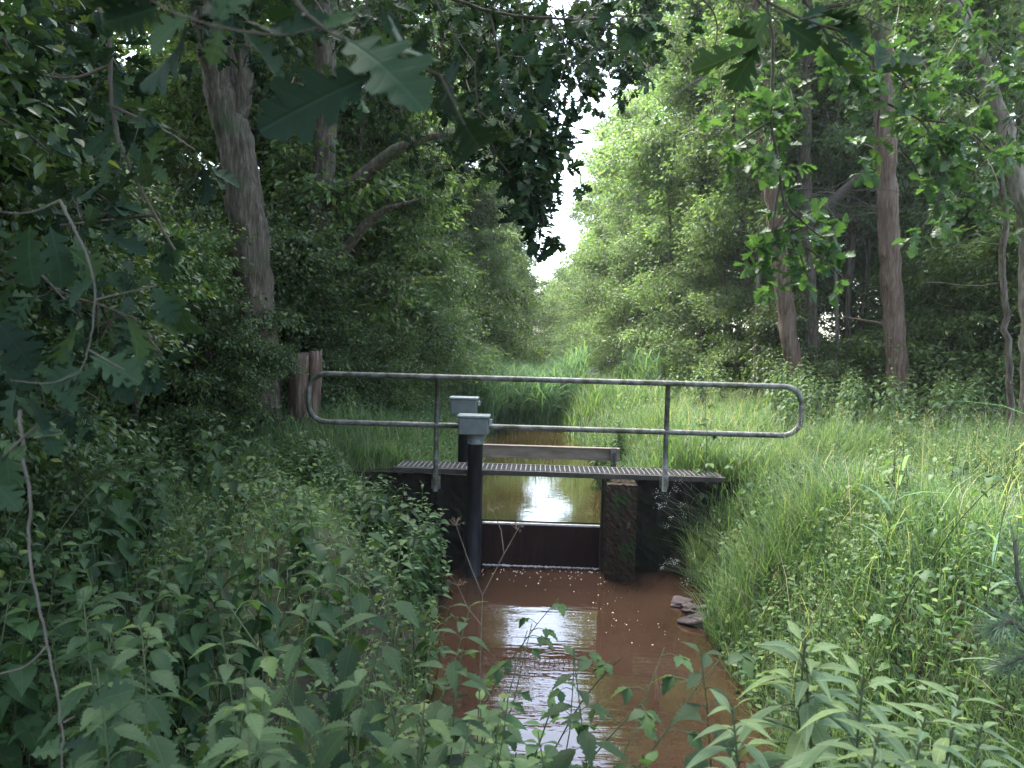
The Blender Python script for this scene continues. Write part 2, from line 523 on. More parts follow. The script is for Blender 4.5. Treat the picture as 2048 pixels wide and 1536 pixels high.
def child(g, name, mat, parent, smooth=True, bev=False):
    """a part built in world coordinates, parented without moving"""
    o = g.obj(name, mat, parent, smooth)
    w = Matrix.Identity(4)
    q = parent
    chain = Matrix.Identity(4)
    while q is not None:
        chain = q.matrix_basis_world if hasattr(q, 'matrix_basis_world') else WORLD(q)
        break
    o.matrix_parent_inverse = chain.inverted()
    return o


def WORLD(o):
    m = Matrix.LocRotScale(o.location, o.rotation_euler, o.scale)
    m = o.matrix_parent_inverse @ m if o.parent is not None else m
    return (WORLD(o.parent) @ m) if o.parent is not None else m


D0, D1, DZ = 8.62, 9.06, 1.155
g = Geo()
for x in np.arange(-1.58, 2.1, .056):
    g.box((x - .0045, D0 + .012, DZ - .03), (x + .0045, D1 - .012, DZ), rng.random())
for y in np.linspace(D0 + .06, D1 - .06, 6):
    g.box((-1.59, y - .003, DZ - .012), (2.1, y + .003, DZ - .004))
child(g, 'grating', M['grate'], br, False)
g = Geo()
for (ya, yb) in ((D0 - .045, D0), (D1, D1 + .045)):
    g.box((-1.62, ya, DZ - .06), (2.105, yb, DZ - .004), bev=.004)
for x in (-1.55, -.62, .8, 2.0):
    g.box((x - .02, D0 + .002, DZ - .09), (x + .02, D1 - .002, DZ - .034))
child(g, 'deck_beam', M['beamdark'], br, False)

# handrail: one closed loop of tube with rounded ends
RY = 8.545
xa, xb, za, zb, rc = -2.58, 2.89, 1.645, 2.185, .2
pts = []
for cxx, czz, a0 in ((xb - rc, zb - rc, 90), (xb - rc, za + rc, 0), (xa + rc, za + rc, -90), (xa + rc, zb - rc, -180)):
    for k in range(9):
        a = R(a0 - k * 90 / 8)
        pts.append((cxx + rc * math.cos(a), RY + .004 * math.sin(3 * cxx + k), czz + rc * math.sin(a)))
dense = []
for i in range(len(pts)):
    a, b = np.array(pts[i]), np.array(pts[(i + 1) % len(pts)])
    n = max(1, int(np.linalg.norm(b - a) / .25))
    for k in range(n):
        dense.append(a + (b - a) * k / n)
dense = np.array(dense)
Tn = np.roll(dense, -1, 0) - np.roll(dense, 1, 0)
Tn /= np.linalg.norm(Tn, axis=1)[:, None]
uu = np.tile(np.array([0, 1.0, 0]), (len(dense), 1)); vv = np.cross(Tn, uu)
S = 12
an = np.linspace(0, 2 * np.pi, S, endpoint=False)
V = dense[:, None, :] + .031 * (np.cos(an)[None, :, None] * uu[:, None, :] + np.sin(an)[None, :, None] * vv[:, None, :])
n = len(dense)
i = np.arange(n)[:, None]; j = np.arange(S)[None, :]
q = np.stack([i * S + j, ((i + 1) % n) * S + j, ((i + 1) % n) * S + (j + 1) % S, i * S + (j + 1) % S], -1).reshape(-1, 4)
g = Geo(); g.put(V.reshape(-1, 3), [q])
hr = child(g, 'handrail', M['galv'], br)
for x, dz in ((-1.13, .9), (1.425, .98)):
    g = Geo()
    g.tube([(x, RY, dz), (x - .002, RY, 1.5), (x, RY, 2.16)], .028, 12, cap=True)
    po = child(g, 'post', M['galv'], br)
    g = Geo()
    g.box((x - .05, RY + .026, dz + .02), (x + .05, RY + .052, dz + .17), bev=.003)
    for bx in (-.032, .032):
        for bz in (.05, .14):
            g.tube([(x + bx, RY + .03, dz + bz), (x + bx, RY + .012, dz + bz)], .009, 6, cap=True)
    child(g, 'bracket', M['galv'], po, False)

# ------------------------------------------------------------------ weir
wr = empty('weir', (.08, 8.9, 0), 'dark sluice weir between concrete walls with thin water spilling over its pale crest', 'weir')
g = Geo()
g.box((-.615, 8.86, -.5), (.785, 8.9, .475), bev=.004)
child(g, 'gate_plate', M['gate'], wr, False)
g = Geo()
g.box((-.613, 8.845, .476), (.783, 8.915, .502), bev=.006)
child(g, 'crest', M['crest'], wr, False)
g = Geo()   # lifting beam: channel section
bz0, bz1 = 1.18, 1.335
g.box((-.66, 9.40, bz0 + .016), (1.0, 9.412, bz1 - .014))
g.box((-.67, 9.36, bz1 - .013), (1.01, 9.45, bz1), bev=.002)
g.box((-.66, 9.37, bz0), (1.0, 9.44, bz0 + .015), bev=.002)
for x in (-.4, .15, .7):
    g.tube([(x, 9.398, 1.27), (x, 9.385, 1.27)], .014, 8, cap=True)
lb = child(g, 'lifting_beam', M['beambrown'], wr, False)
for x in (-.72, .93):
    g = Geo()
    g.box((x - .035, 9.31, .1), (x + .035, 9.355, 1.345), bev=.003)
    gp = child(g, 'guide_post', M['galv'], wr, False)
    g = Geo()
    g.box((x - .016, 9.302, 1.17), (x + .016, 9.309, 1.29), bev=.002)
    g.tube([(x, 9.301, 1.255), (x, 9.29, 1.255)], .008, 8, cap=True)
    child(g, 'catch_plate', M['dark'], gp, False)
for x0, x1 in ((-.645, -.617), (.75, .778)):
    g = Geo()
    g.box((x0, 8.78, -.5), (x1, 8.84, 1.06), bev=.003)
    child(g, 'side_channel', M['beamdark'], wr, False)

# concrete walls
def rough_box(name, lo, hi, mat, label, cat, step=.07, amp=.012):
    g = Geo()
    lo, hi = np.array(lo), np.array(hi)
    nn = np.maximum(2, ((hi - lo) / step).astype(int))
    import bmesh
    bm = bmesh.new()
    for ax in range(3):
        o1, o2 = [(1, 2), (2, 0), (0, 1)][ax]
        for side in (0, 1):
            grid = []
            for i in range(nn[o1] + 1):
                row = []
                for j in range(nn[o2] + 1):
                    p = np.zeros(3)
                    p[ax] = (lo, hi)[side][ax]
                    p[o1] = lo[o1] + (hi[o1] - lo[o1]) * i / nn[o1]
                    p[o2] = lo[o2] + (hi[o2] - lo[o2]) * j / nn[o2]
                    row.append(bm.verts.new(p))
                grid.append(row)
            for i in range(nn[o1]):
                for j in range(nn[o2]):
                    f = [grid[i][j], grid[i + 1][j], grid[i + 1][j + 1], grid[i][j + 1]]
                    bm.faces.new(f if side else f[::-1])
    bmesh.ops.remove_doubles(bm, verts=bm.verts, dist=.001)
    for v in bm.verts:
        v.co += Vector(rng.normal(0, amp, 3))
    me = bpy.data.meshes.new(name)
    for f in bm.faces: f.smooth = False
    bm.to_mesh(me); bm.free()
    me.materials.append(mat)
    o = add(name, me)
    return tag(o, label, cat)


rough_box('retaining_wall', (-2.4, 8.72, -.6), (-.645, 9.06, 1.065), M['concrete'], 'dark concrete retaining wall left of the weir, half hidden by leaves', 'wall', amp=.006)
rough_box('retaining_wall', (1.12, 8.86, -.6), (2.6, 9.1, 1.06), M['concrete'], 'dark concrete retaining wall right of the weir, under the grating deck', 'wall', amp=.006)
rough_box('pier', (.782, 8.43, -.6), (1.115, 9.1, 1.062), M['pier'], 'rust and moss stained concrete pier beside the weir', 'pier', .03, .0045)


# level gauge boxes on pipes
def gauge(x, y, top, zlow, label, mat_t):
    t = empty('gauge_post', (x, y, zlow), label, 'gauge post', 'gauge boxes beside the weir')
    g = Geo()
    g.tube([(x + .02, y, zlow), (x + .02, y, top - .3)], .083, 18, cap=True)
    child(g, 'pipe', mat_t, t)
    g = Geo()
    g.tube([(x + .02, y, top - .32), (x + .02, y, top - .215)], .092, 18, cap=True)
    for a in range(0, 360, 45):
        g.box((x + .02 + .092 * math.cos(R(a)) - .006, y + .092 * math.sin(R(a)) - .006, top - .28), (x + .02 + .092 * math.cos(R(a)) + .006, y + .092 * math.sin(R(a)) + .006, top - .268))
    child(g, 'collar', M['boxgrey'], t)
    g = Geo()
    # box tapers slightly towards the bottom
    w0, w1, d0, d1 = .158, .163, .108, .112
    z0, z1 = top - .215, top - .03
    V = [(x - w0, y - d0, z0), (x + w0, y - d0, z0), (x + w0, y + d0, z0), (x - w0, y + d0, z0), (x - w1, y - d1, z1), (x + w1, y - d1, z1), (x + w1, y + d1, z1), (x - w1, y + d1, z1)]
    g.put(V, [[(0, 3, 2, 1), (4, 5, 6, 7), (0, 1, 5, 4), (1, 2, 6, 5), (2, 3, 7, 6), (3, 0, 4, 7)]])
    bo = child(g, 'box', M['boxgrey'], t, False)
    m = bo.modifiers.new('bev', 'BEVEL'); m.width = .012; m.segments = 3
    g = Geo()
    g.box((x - .178, y - .126, top - .026), (x + .178, y + .126, top), bev=.009)
    child(g, 'lid', M['lid'], bo, False)
    g = Geo()
    g.box((x + .168, y - .06, top - .1), (x + .2, y + .02, top - .045), bev=.004)
    child(g, 'bracket', M['lid'], bo, False)
    g = Geo()
    g.box((x - .185, y - .06, top - .1), (x - .166, y + .02, top - .05), bev=.004)
    child(g, 'bracket', M['lid'], bo, False)
    g = Geo()
    a = np.linspace(0, np.pi * 1.5, 14)
    g.tube(np.stack([x + .205 + .028 * np.sin(a), np.full(14, y - .02), top - .05 + .03 * np.cos(a)], 1), .006, 6)
    child(g, 'latch', M['dark'], bo)
    return t


gauge(-.70, 8.40, 1.79, -.4, 'grey lidded gauge box on a thick black pipe in front of the deck', M['pipe'])
gauge(-.92, 9.5, 1.905, .2, 'grey lidded gauge box farther back, its pipe behind the deck', M['pipe'])

# ------------------------------------------------------------------ stump
st = empty('tree_stump', (-3.08, 10.0, 1.0), 'split weathered reddish tree stump behind the rounded end of the handrail', 'stump')
def stump_half(x0, a0, a1, top, rr):
    g = Geo()
    n, m = 16, 14
    V, U = [], []
    for i in range(n):
        t = i / (n - 1)
        r = rr * (1.22 - .22 * min(1, t * 2.2)) * (1 + .02 * math.sin(9 * t))
        for k in range(m):
            a = R(a0 + (a1 - a0) * k / (m - 1))
            q = r * (1 + .07 * math.sin(7 * a) + rng.normal(0, .015))
            z = .9 + (top - .9) * t + (rng.normal(0, .02) if i == n - 1 else 0)
            V.append((x0 + q * math.cos(a), 10 + q * math.sin(a), z))
    q = []
    for i in range(n - 1):
        for k in range(m - 1):
            a = i * m + k
            q.append((a, a + 1, a + 1 + m, a + m))
        q.append((i * m + m - 1, i * m, i * m + m, i * m + 2 * m - 1))
    g.put(V, [q, [tuple(range((n - 1) * m, n * m))]])
    return g
child(stump_half(-3.085, 62, 302, 2.38, .205), 'split_half', M['stump'], st)
child(stump_half(-3.072, -57, 61, 2.4, .2), 'split_half', M['stump'], st)


# ------------------------------------------------------------------ trees
def bez(p0, d0, L, n, up=.0, droop=.0, wob=.05):
    """a limb: starts along d0, bends up then droops"""
    p = np.array(p0, float); d = np.array(d0, float); d /= np.linalg.norm(d)
    out = [p.copy()]
    st = L / (n - 1)
    for i in range(1, n):
        t = i / (n - 1)
        d = d + np.array([0, 0, up * (1 - t) - droop * t]) / n * 2 + rng.normal(0, wob, 3)
        d /= np.linalg.norm(d)
        p = p + d * st
        out.append(p.copy())
    return np.array(out)


def make_tree(trunk, r0, r1, cb, cr, nl, nleaf, lsize, mat, bark, droop=.4, sides=9, el=(10, 55), tmpl=LS, subs=7, spread=.22, name=None, sub_len=.45, profile='round', gap=None, twigs=0, stubs=0):
    """trunk: points from the base up (local). Returns (trunk mesh, crown mesh)"""
    trunk = np.array(trunk, float)
    # resample
    sl = np.concatenate([[0], np.cumsum(np.linalg.norm(np.diff(trunk, axis=0), axis=1))])
    L = sl[-1]
    n = max(10, int(L / (.45 if sides < 20 else .16)))
    tt = np.linspace(0, L, n)
    tp = np.stack([np.interp(tt, sl, trunk[:, k]) for k in range(3)], 1)
    tp[1:-1] += rng.normal(0, .012, tp[1:-1].shape)
    rad = np.interp(tt / L, [0, .04, .7, 1], [r0 * 1.35, r0, r0 * .55 + r1 * .45, r1])
    G = Geo(); C = Geo()
    G.tube(tp, rad, sides, wob=.05, ridge=.05 if sides > 20 else 0)
    for _ in range(stubs):
        k = rng.uniform(.12, .75) * (n - 1); k0 = int(k)
        p = tp[k0] + (tp[k0 + 1] - tp[k0]) * (k - k0)
        a = rng.uniform(0, 6.28)
        d = np.array([math.cos(a), math.sin(a), rng.uniform(-.3, .5)])
        G.tube(bez(p, d, rad[k0] + rng.choice([.08, .15, .5, .9]), 5, .1, .3, .12), np.linspace(max(.01, rad[k0] * .2), .005, 5), 5)
    ga = rng.random() * 6
    P_, A_, N_ = [], [], []
    for i in range(nl):
        f = cb + (1 - cb) * ((i + .5) / nl) ** .9
        k = f * (n - 1)
        k0 = min(int(k), n - 2)
        p = tp[k0] + (tp[k0 + 1] - tp[k0]) * (k - k0)
        ga += 2.4 + rng.normal(0, .35)
        u = (f - cb) / (1 - cb)
        prof = (math.sin(math.pi * (.22 + .75 * u)) if profile == 'round' else (1.05 - .8 * u))
        Ll = cr * max(.25, prof) * rng.choice([.5, .75, 1.0, 1.25]) * rng.uniform(.85, 1.15)
        e = R(rng.uniform(*el)) * (.6 + .7 * u)
        d = (math.cos(ga) * math.cos(e), math.sin(ga) * math.cos(e), math.sin(e))
        lp = bez(p, d, Ll, 8, .25, droop, .07)
        rl = max(.012, np.interp(f, [0, 1], [r0 * .42, r1 * .6]))
        G.tube(lp, np.linspace(rl, .006, 8), 5)
        for s in range(subs):
            t = .25 + .75 * (s + rng.random()) / subs
            kk = t * 7; k1 = min(int(kk), 6)
            q = lp[k1] + (lp[k1 + 1] - lp[k1]) * (kk - k1)
            dl = lp[k1 + 1] - lp[k1]; dl /= np.linalg.norm(dl)
            sd = dl * .6 + rng.normal(0, .6, 3)
            sp = bez(q, sd, Ll * sub_len * rng.uniform(.6, 1.2) * (1.15 - .5 * t), 6, .05, droop * 1.2, .1)
            G.tube(sp, np.linspace(max(.009, rl * .4), .004, 6), 4)
            m = max(4, int(nleaf / (nl * subs) * rng.uniform(.5, 1.5)))
            w = rng.random(m) ** .8 * 5
            w0 = np.minimum(w.astype(int), 4)
            b = sp[w0] + (sp[w0 + 1] - sp[w0]) * (w - w0)[:, None]
            off = rng.normal(0, 1, (m, 3)) * np.array([spread, spread, spread * .33]) * rng.uniform(.6, 1.2)
            P_.append(b + off)
            ax = off * .8 + rng.normal(0, .5, (m, 3)) * spread + np.array([0, 0, -.5 * spread])
            A_.append(ax)
            N_.append(np.array([0, 0, 1.0]) + rng.normal(0, .16, 3) + rng.normal(0, .42, (m, 3)))
    P_ = np.concatenate(P_); A_ = np.concatenate(A_); N_ = np.concatenate(N_)
    if gap is not None:
        keep = gap(P_)
        P_, A_, N_ = P_[keep], A_[keep], N_[keep]
    C.leaves(tmpl, P_, A_, N_, lsize * rng.uniform(.65, 1.25, len(P_)))
    return G.mesh('trunk', bark), C.mesh('crown', mat, False)


def tree_from(name, meshes, loc, label, cat, group=None, rz=0.0, s=1.0):
    t = empty(name, loc, label, cat, group, rz)
    t.scale = (s, s, s)
    add('trunk', meshes[0], t)
    add('crown', meshes[1], t)
    return t


def px_trunk(pts, Yd):
    """trunk axis through photo positions at given distance; the base goes down to the ground"""
    ws = [P(px, py, Yd if np.isscalar(Yd) else Yd[i]) for i, (px, py) in enumerate(pts)]
    b = ws[0].copy()
    zb_ = float(H(b.x, b.y)) - .1
    if b.z > zb_ + .2:
        d = (ws[0] - ws[1]).normalized()
        b = ws[0] + d * ((ws[0].z - zb_) / max(.2, -d.z))
        ws = [b] + ws
    base = ws[0]
    return np.array([tuple(w - base) for w in ws]), base


def hero(name, pts, Yd, r0, r1, label, group=None, top=4.0, bark='bark', mat='crown', cb=.45, cr=2.6, nl=14, nleaf=20000, ls=.10, **kw):
    tr, base = px_trunk(pts, Yd)
    d = tr[-1] - tr[-2]; d /= np.linalg.norm(d); d = d * .5 + np.array([0, 0, .6])
    if top:
        tr = np.vstack([tr, tr[-1] + d * top * .5, tr[-1] + np.array([d[0] * .5, d[1] * .5, d[2]]) * top])
    ms = make_tree(tr, r0, r1, cb, cr, nl, nleaf, ls, M[mat], M[bark], sides=30, stubs=9, **kw)
    return tree_from(name, ms, base, label, 'tree', group)


# --- trees one can point at
hero('tree', [(520, 700), (503, 490), (476, 310), (446, 190), (425, 90), (405, -60)], 10.0, .24, .14, 'thick rough barked tree on the left whose trunk forks high up', top=5, cb=.55, cr=3.0, nl=16)
# its second fork is a limb of the same kind growing from the crotch
ft = [o for o in COL.objects if o.get('label', '').startswith('thick rough barked')][0]
g = Geo()
b0 = [P(470, 240, 10.00), P(485, 200, 9.95), P(492, 150, 9.90), P(488, 90, 9.90), P(500, 20, 9.85), P(530, -120, 9.80)]
g.tube([tuple(p) for p in b0], [.14, .115, .1, .095, .085, .05], 10, wob=.04)
g.tube([tuple(P(487, 200, 9.95)), tuple(P(505, 178, 9.90)), tuple(P(520, 165, 9.85))], [.05, .03, .018], 8)
child(g, 'limb', M['bark'], ft)

hero('tree', [(615, 640), (630, 500), (648, 340), (654, 230), (652, 120), (640, -40)], 12.0, .17, .11, 'paler trunk left of the stream with a big limb reaching out over the water', top=4, cb=.5, cr=2.8, nl=14)
ft = [o for o in COL.objects if o.get('label', '').startswith('paler trunk left')][0]
g = Geo()
g.tube([tuple(P(*q)) for q in ((632, 450, 12.0), (665, 405, 11.9), (700, 375, 11.7), (740, 340, 11.5), (790, 300, 11.3), (850, 275, 11.1), (930, 265, 10.9))], [.14, .12, .11, .105, .09, .06, .02], 10, wob=.05)
g.tube([tuple(P(*q)) for q in ((640, 560, 12.0), (690, 500, 11.8), (730, 450, 11.6), (770, 418, 11.5), (840, 400, 11.2))], [.1, .085, .075, .05, .02], 8, wob=.05)
child(g, 'limb', M['bark'], ft)

hero('tree', [(1592, 760), (1580, 690), (1562, 560), (1545, 380), (1530, 250), (1512, 100), (1500, -40)], 14.0, .15, .09, 'tall red brown trunk leaning left, left of the split trunk on the right bank', top=4, bark='bark_red', mat='crown_l', cb=.62, cr=2.4, nl=12, nleaf=18000)
hero('tree', [(1795, 760), (1788, 640), (1780, 500), (1774, 380), (1770, 250), (1764, 100), (1760, -40)], 13.0, .165, .11, 'upright trunk with pale stripped bark down its side on the right bank', top=4, bark='bark_red', mat='crown_l', cb=.66, cr=2.4, nl=12, nleaf=18000)
hero('tree', [(2110, 640), (2075, 470), (2045, 400), (2022, 320), (1998, 230), (1968, 140), (1930, 50), (1890, -60)], 9.0, .105, .07, 'grey trunk curving in over the right bank from the edge of the wood', top=3, cb=.7, cr=2.2, nl=10, nleaf=11000, mat='crown_l', bark='bark_l')
hero('tree', [(2050, 600), (2046, 330), (2040, 120), (2036, -60)], 10.5, .075, .05, 'slim dark trunk standing behind the curved grey trunk', top=3, cb=.6, cr=2.0, nl=10, nleaf=11000, mat='crown_l', bark='bark_l')
hero('tree', [(1628, 770), (1624, 690), (1618, 560), (1612, 420), (1610, 250)], 14.6, .13, .07, 'stout mossy trunk close behind the left leaning red brown trunk', top=4, cb=.6, cr=2.0, nl=12, nleaf=12000, mat='crown_l')
hero('tree', [(1696, 730), (1694, 620), (1700, 480), (1690, 330)], 15.5, .05, .03, 'thin straight sapling between the two red brown trunks', top=3, cb=.5, cr=1.6, nl=10, nleaf=9000, mat='crown_l')
hero('tree', [(1715, 720), (1728, 600), (1738, 470), (1760, 330)], 16.0, .045, .03, 'thin dark sapling leaning right beside the pale stripped trunk', top=3, cb=.5, cr=1.6, nl=10, nleaf=9000, mat='crown_l')
hero('tree', [(2020, 770), (2014, 640), (2003, 540), (2012, 430), (1990, 300)], 10.0, .04, .022, 'thin pale crooked sapling at the edge of the nettles on the far right', top=2.5, cb=.55, cr=1.5, nl=9, nleaf=7000, mat='crown_l')
hero('tree', [(1510, 700), (1492, 560), (1478, 380), (1462, 230)], 17.0, .07, .045, 'slim pale trunk standing farther back left of the leaning trunk', top=4, cb=.5, cr=2.0, nl=12, nleaf=12000, mat='crown_l')
hero('tree', [(1405, 690), (1408, 560), (1412, 420), (1400, 300)], 20.0, .12, .07, 'brownish trunk half veiled by leaves, farther up the right bank', top=4, cb=.45, cr=2.4, nl=14, nleaf=16000, mat='crown_l')

# --- kinds of tree for the wood
def straight(h, lean=.3):
    a = rng.uniform(0, 6.3)
    return [(0, 0, -.2), (lean * .1 * math.cos(a), lean * .1 * math.sin(a), h * .25), (lean * .5 * math.cos(a), lean * .5 * math.sin(a), h * .6), (lean * math.cos(a + .5), lean * math.sin(a + .5), h)]


K = {}
K['alder'] = make_tree(straight(14), .15, .03, .14, 3.1, 34, 46000, .15, M['crown'], M['bark'], droop=.5, subs=9, spread=.3)
K['alder_b'] = make_tree(straight(15, .8), .17, .03, .16, 3.4, 34, 34000, .15, M['crown_l'], M['bark_l'], droop=.6, subs=9, spread=.3)
K['birch'] = make_tree(straight(13, .5), .11, .02, .16, 2.6, 34, 28000, .13, M['crown_l'], M['bark_l'], droop=1.0, subs=9, spread=.26)
K['edge'] = make_tree(straight(7.5, .9), .10, .02, .05, 3.0, 34, 34000, .125, M['crown_l'], M['bark_l'], droop=.6, subs=9, spread=.28)
K['edge_d'] = make_tree(straight(7.5, .9), .10, .02, .05, 3.0, 34, 44000, .125, M['crown'], M['bark'], droop=.6, subs=9, spread=.28)
K['shrub'] = make_tree(straight(3.4, .6), .05, .012, .04, 1.9, 24, 24000, .085, M['shrub'], M['twig'], droop=.5, el=(15, 70), spread=.2, subs=8, tmpl=LP)
K['shrub_l'] = make_tree(straight(2.6, .4), .04, .012, .04, 1.5, 20, 13000, .09, M['bush_l'], M['twig'], droop=.5, el=(15, 70), spread=.2, subs=8)
K['oak'] = make_tree(straight(12, .8), .24, .06, .36, 5.6, 26, 50000, .13, M['crown'], M['bark'], tmpl=LP, droop=.35, subs=11, spread=.34, el=(0, 45))


K['sapling'] = make_tree(straight(9, .7), .05, .015, .45, 1.5, 14, 8000, .12, M['crown_l'], M['bark_l'], droop=.5, subs=6, spread=.26)


def plant_tree(kind, name, x, y, s, label, cat, group):
    return tree_from(name, K[kind], (x, y, float(H(x, y)) - .05), label, cat, group, rng.uniform(0, 6.28), s)


# left wood
for (x, y, s, k) in [(-5.2, 13, .95, 'alder'), (-3.9, 16.5, .95, 'alder_b'), (-9.5, 15, 1.05, 'alder'), (-6, 19, 1, 'alder'), (-4.4, 22, .95, 'alder'), (-8.5, 23, 1.1, 'alder_b'), (-3.3, 28, 1, 'alder'), (-7, 31, 1, 'alder'), (-3.4, 35, 1, 'alder_b'), (-3.4, 43, 1, 'alder'), (-8, 42, 1.1, 'alder'), (-3.6, 52, 1, 'alder'), (-15, 24, 1.1, 'alder'), (-3.6, 64, 1.1, 'alder'), (-9, 56, 1.1, 'alder'), (-10.5, 8.5, .95, 'alder')]:
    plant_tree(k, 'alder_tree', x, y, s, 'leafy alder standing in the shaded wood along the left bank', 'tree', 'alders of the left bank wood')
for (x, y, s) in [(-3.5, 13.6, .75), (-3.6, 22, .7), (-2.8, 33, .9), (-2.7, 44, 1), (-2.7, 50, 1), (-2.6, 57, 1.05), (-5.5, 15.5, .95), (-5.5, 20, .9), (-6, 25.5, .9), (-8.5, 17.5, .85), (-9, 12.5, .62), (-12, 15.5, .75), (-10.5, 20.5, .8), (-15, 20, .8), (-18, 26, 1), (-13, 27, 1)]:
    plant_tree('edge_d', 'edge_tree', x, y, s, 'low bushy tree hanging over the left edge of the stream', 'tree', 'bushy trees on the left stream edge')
for (x, y, s) in [(-4.7, 8.8, .72), (-3.7, 11.4, .66), (-5.9, 10.5, .9), (-4.4, 12.6, .8), (-6.6, 8.2, .9), (-2.9, 13, .5), (-4.3, 6.4, .68), (-3.5, 5.0, .6), (-5.6, 6.6, .95), (-2.9, 3.4, .6), (-4.0, 4.2, .8), (-8, 9.5, 1.1), (-3.95, 9.35, .7), (-3.72, 9.3, .4), (-4.9, 9.0, .78), (-3.6, 11.4, .8), (-5.4, 9.6, .8), (-3.0, 11.2, .55), (-2.5, 15.2, .55), (-2.4, 17.5, .6), (-7, 11.6, 1.0), (-5.2, 11.8, .9), (-3.0, 2.2, .75), (-5.2, 4.4, 1.1)]:
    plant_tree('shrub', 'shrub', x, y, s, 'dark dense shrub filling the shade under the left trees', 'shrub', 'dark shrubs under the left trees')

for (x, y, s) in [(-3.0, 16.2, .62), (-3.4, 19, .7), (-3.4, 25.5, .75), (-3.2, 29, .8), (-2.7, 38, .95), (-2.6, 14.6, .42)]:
    plant_tree('edge', 'edge_tree', x, y, s, 'brighter yellow green bushy tree leaning over the left water edge', 'tree', 'brighter bushy trees on the left stream edge')  # paler leaf copies put light into the colour along this edge
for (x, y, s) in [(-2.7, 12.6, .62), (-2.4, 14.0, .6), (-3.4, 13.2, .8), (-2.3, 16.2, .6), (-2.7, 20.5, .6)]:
    plant_tree('shrub_l', 'shrub', x, y, s, 'yellow green bush in sunlit leaf colour behind the left end of the handrail', 'shrub', 'bushes in sunlit leaf colour behind the handrail on the left')  # sun on these bushes is put into their paler leaf colour

# right wood
for (x, y, s, k) in [(4.4, 21, .95, 'birch'), (6.5, 18.5, .9, 'birch'), (12.5, 17, 1, 'birch'), (4.4, 27, 1, 'alder_b'), (8, 25, 1.05, 'alder_b'), (12, 24, 1.1, 'alder_b'), (4.2, 34, 1, 'birch'), (7.5, 33, 1.1, 'alder_b'), (4.1, 42, 1, 'alder_b'), (8, 42, 1.1, 'birch'), (4.1, 52, 1, 'alder_b'), (17, 24, 1.1, 'alder_b'), (4.2, 64, 1.1, 'alder_b'), (9, 55, 1.1, 'alder_b')]:
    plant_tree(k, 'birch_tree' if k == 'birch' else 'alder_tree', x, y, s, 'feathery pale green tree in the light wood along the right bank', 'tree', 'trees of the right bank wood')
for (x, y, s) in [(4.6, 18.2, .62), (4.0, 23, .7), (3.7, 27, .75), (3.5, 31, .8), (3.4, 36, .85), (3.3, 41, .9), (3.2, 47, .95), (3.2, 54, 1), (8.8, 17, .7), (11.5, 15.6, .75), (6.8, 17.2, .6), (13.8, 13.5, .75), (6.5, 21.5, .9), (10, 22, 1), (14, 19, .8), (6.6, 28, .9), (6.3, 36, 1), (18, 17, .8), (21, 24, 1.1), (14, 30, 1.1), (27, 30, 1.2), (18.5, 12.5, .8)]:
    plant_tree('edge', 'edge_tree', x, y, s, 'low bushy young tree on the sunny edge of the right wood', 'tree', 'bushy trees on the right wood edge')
for (x, y, s) in [(5.4, 15.6, .6), (7.4, 15.2, .65), (8.6, 13.6, .65), (9.6, 11.8, .75), (6.4, 15.6, .55), (3.9, 16.4, .6), (10, 10.4, .65), (3.4, 20, .6), (8.0, 12.4, .5), (10.6, 13.4, .9), (12, 12, 1), (11.6, 10, .8), (7.9, 12.3, 1.15), (9.2, 12.6, 1.3), (10.2, 11.4, 1.2), (6.9, 13.6, 1.0), (4.7, 14.6, .8), (8.2, 14.4, 1.3)]:
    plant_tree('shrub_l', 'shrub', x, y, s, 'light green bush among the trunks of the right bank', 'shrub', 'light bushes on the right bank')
for (x, y, s) in [(4.2, 15.2, .9), (5.1, 16.8, 1.0), (5.7, 14.9, .85), (6.4, 16.4, 1.0), (7.1, 15.9, .9), (7.7, 17.5, 1.1), (8.4, 15.4, .9), (9.2, 16.2, 1), (10, 14.8, .95), (11.2, 13.6, .9), (3.6, 21.5, 1), (3.3, 25, 1), (3.1, 30, 1.1), (4.9, 19.5, 1.1), (12.4, 14.2, 1), (9.3, 13.5, .8)]:
    plant_tree('sapling', 'sapling', x, y, s, 'thin bare stemmed sapling in the light wood on the right', 'tree', 'saplings in the right wood')
# where the stream bends away
for (x, y, s) in [(-.6, 70, .95), (1.2, 74, 1.0), (-2.4, 66, 1.0), (2.6, 66, 1.0), (0.2, 80, 1.1), (-3, 78, 1.2), (3.4, 80, 1.2)]:
    plant_tree('edge_d', 'edge_tree', x, y, s, 'far bushy tree closing the view at the end of the stream', 'tree', 'far trees at the end of the stream')
# oaks added to shade the left foreground; some boughs hang in from above
for (x, y, s, lb) in [(-2.7, .3, .85, 'spreading oak added overhead to shade the left foreground'), (-7.0, 6.0, .85, 'oak added outside the picture, its boughs shading the left bank'), (-4.4, 5.0, .85, 'oak in the dark wood at the left of the picture'), (3.6, -3.2, .85, 'oak added behind the camera on the right as overhead shade')]:
    plant_tree('oak', 'oak_tree', x, y, s, lb, 'tree', 'oaks near the camera')


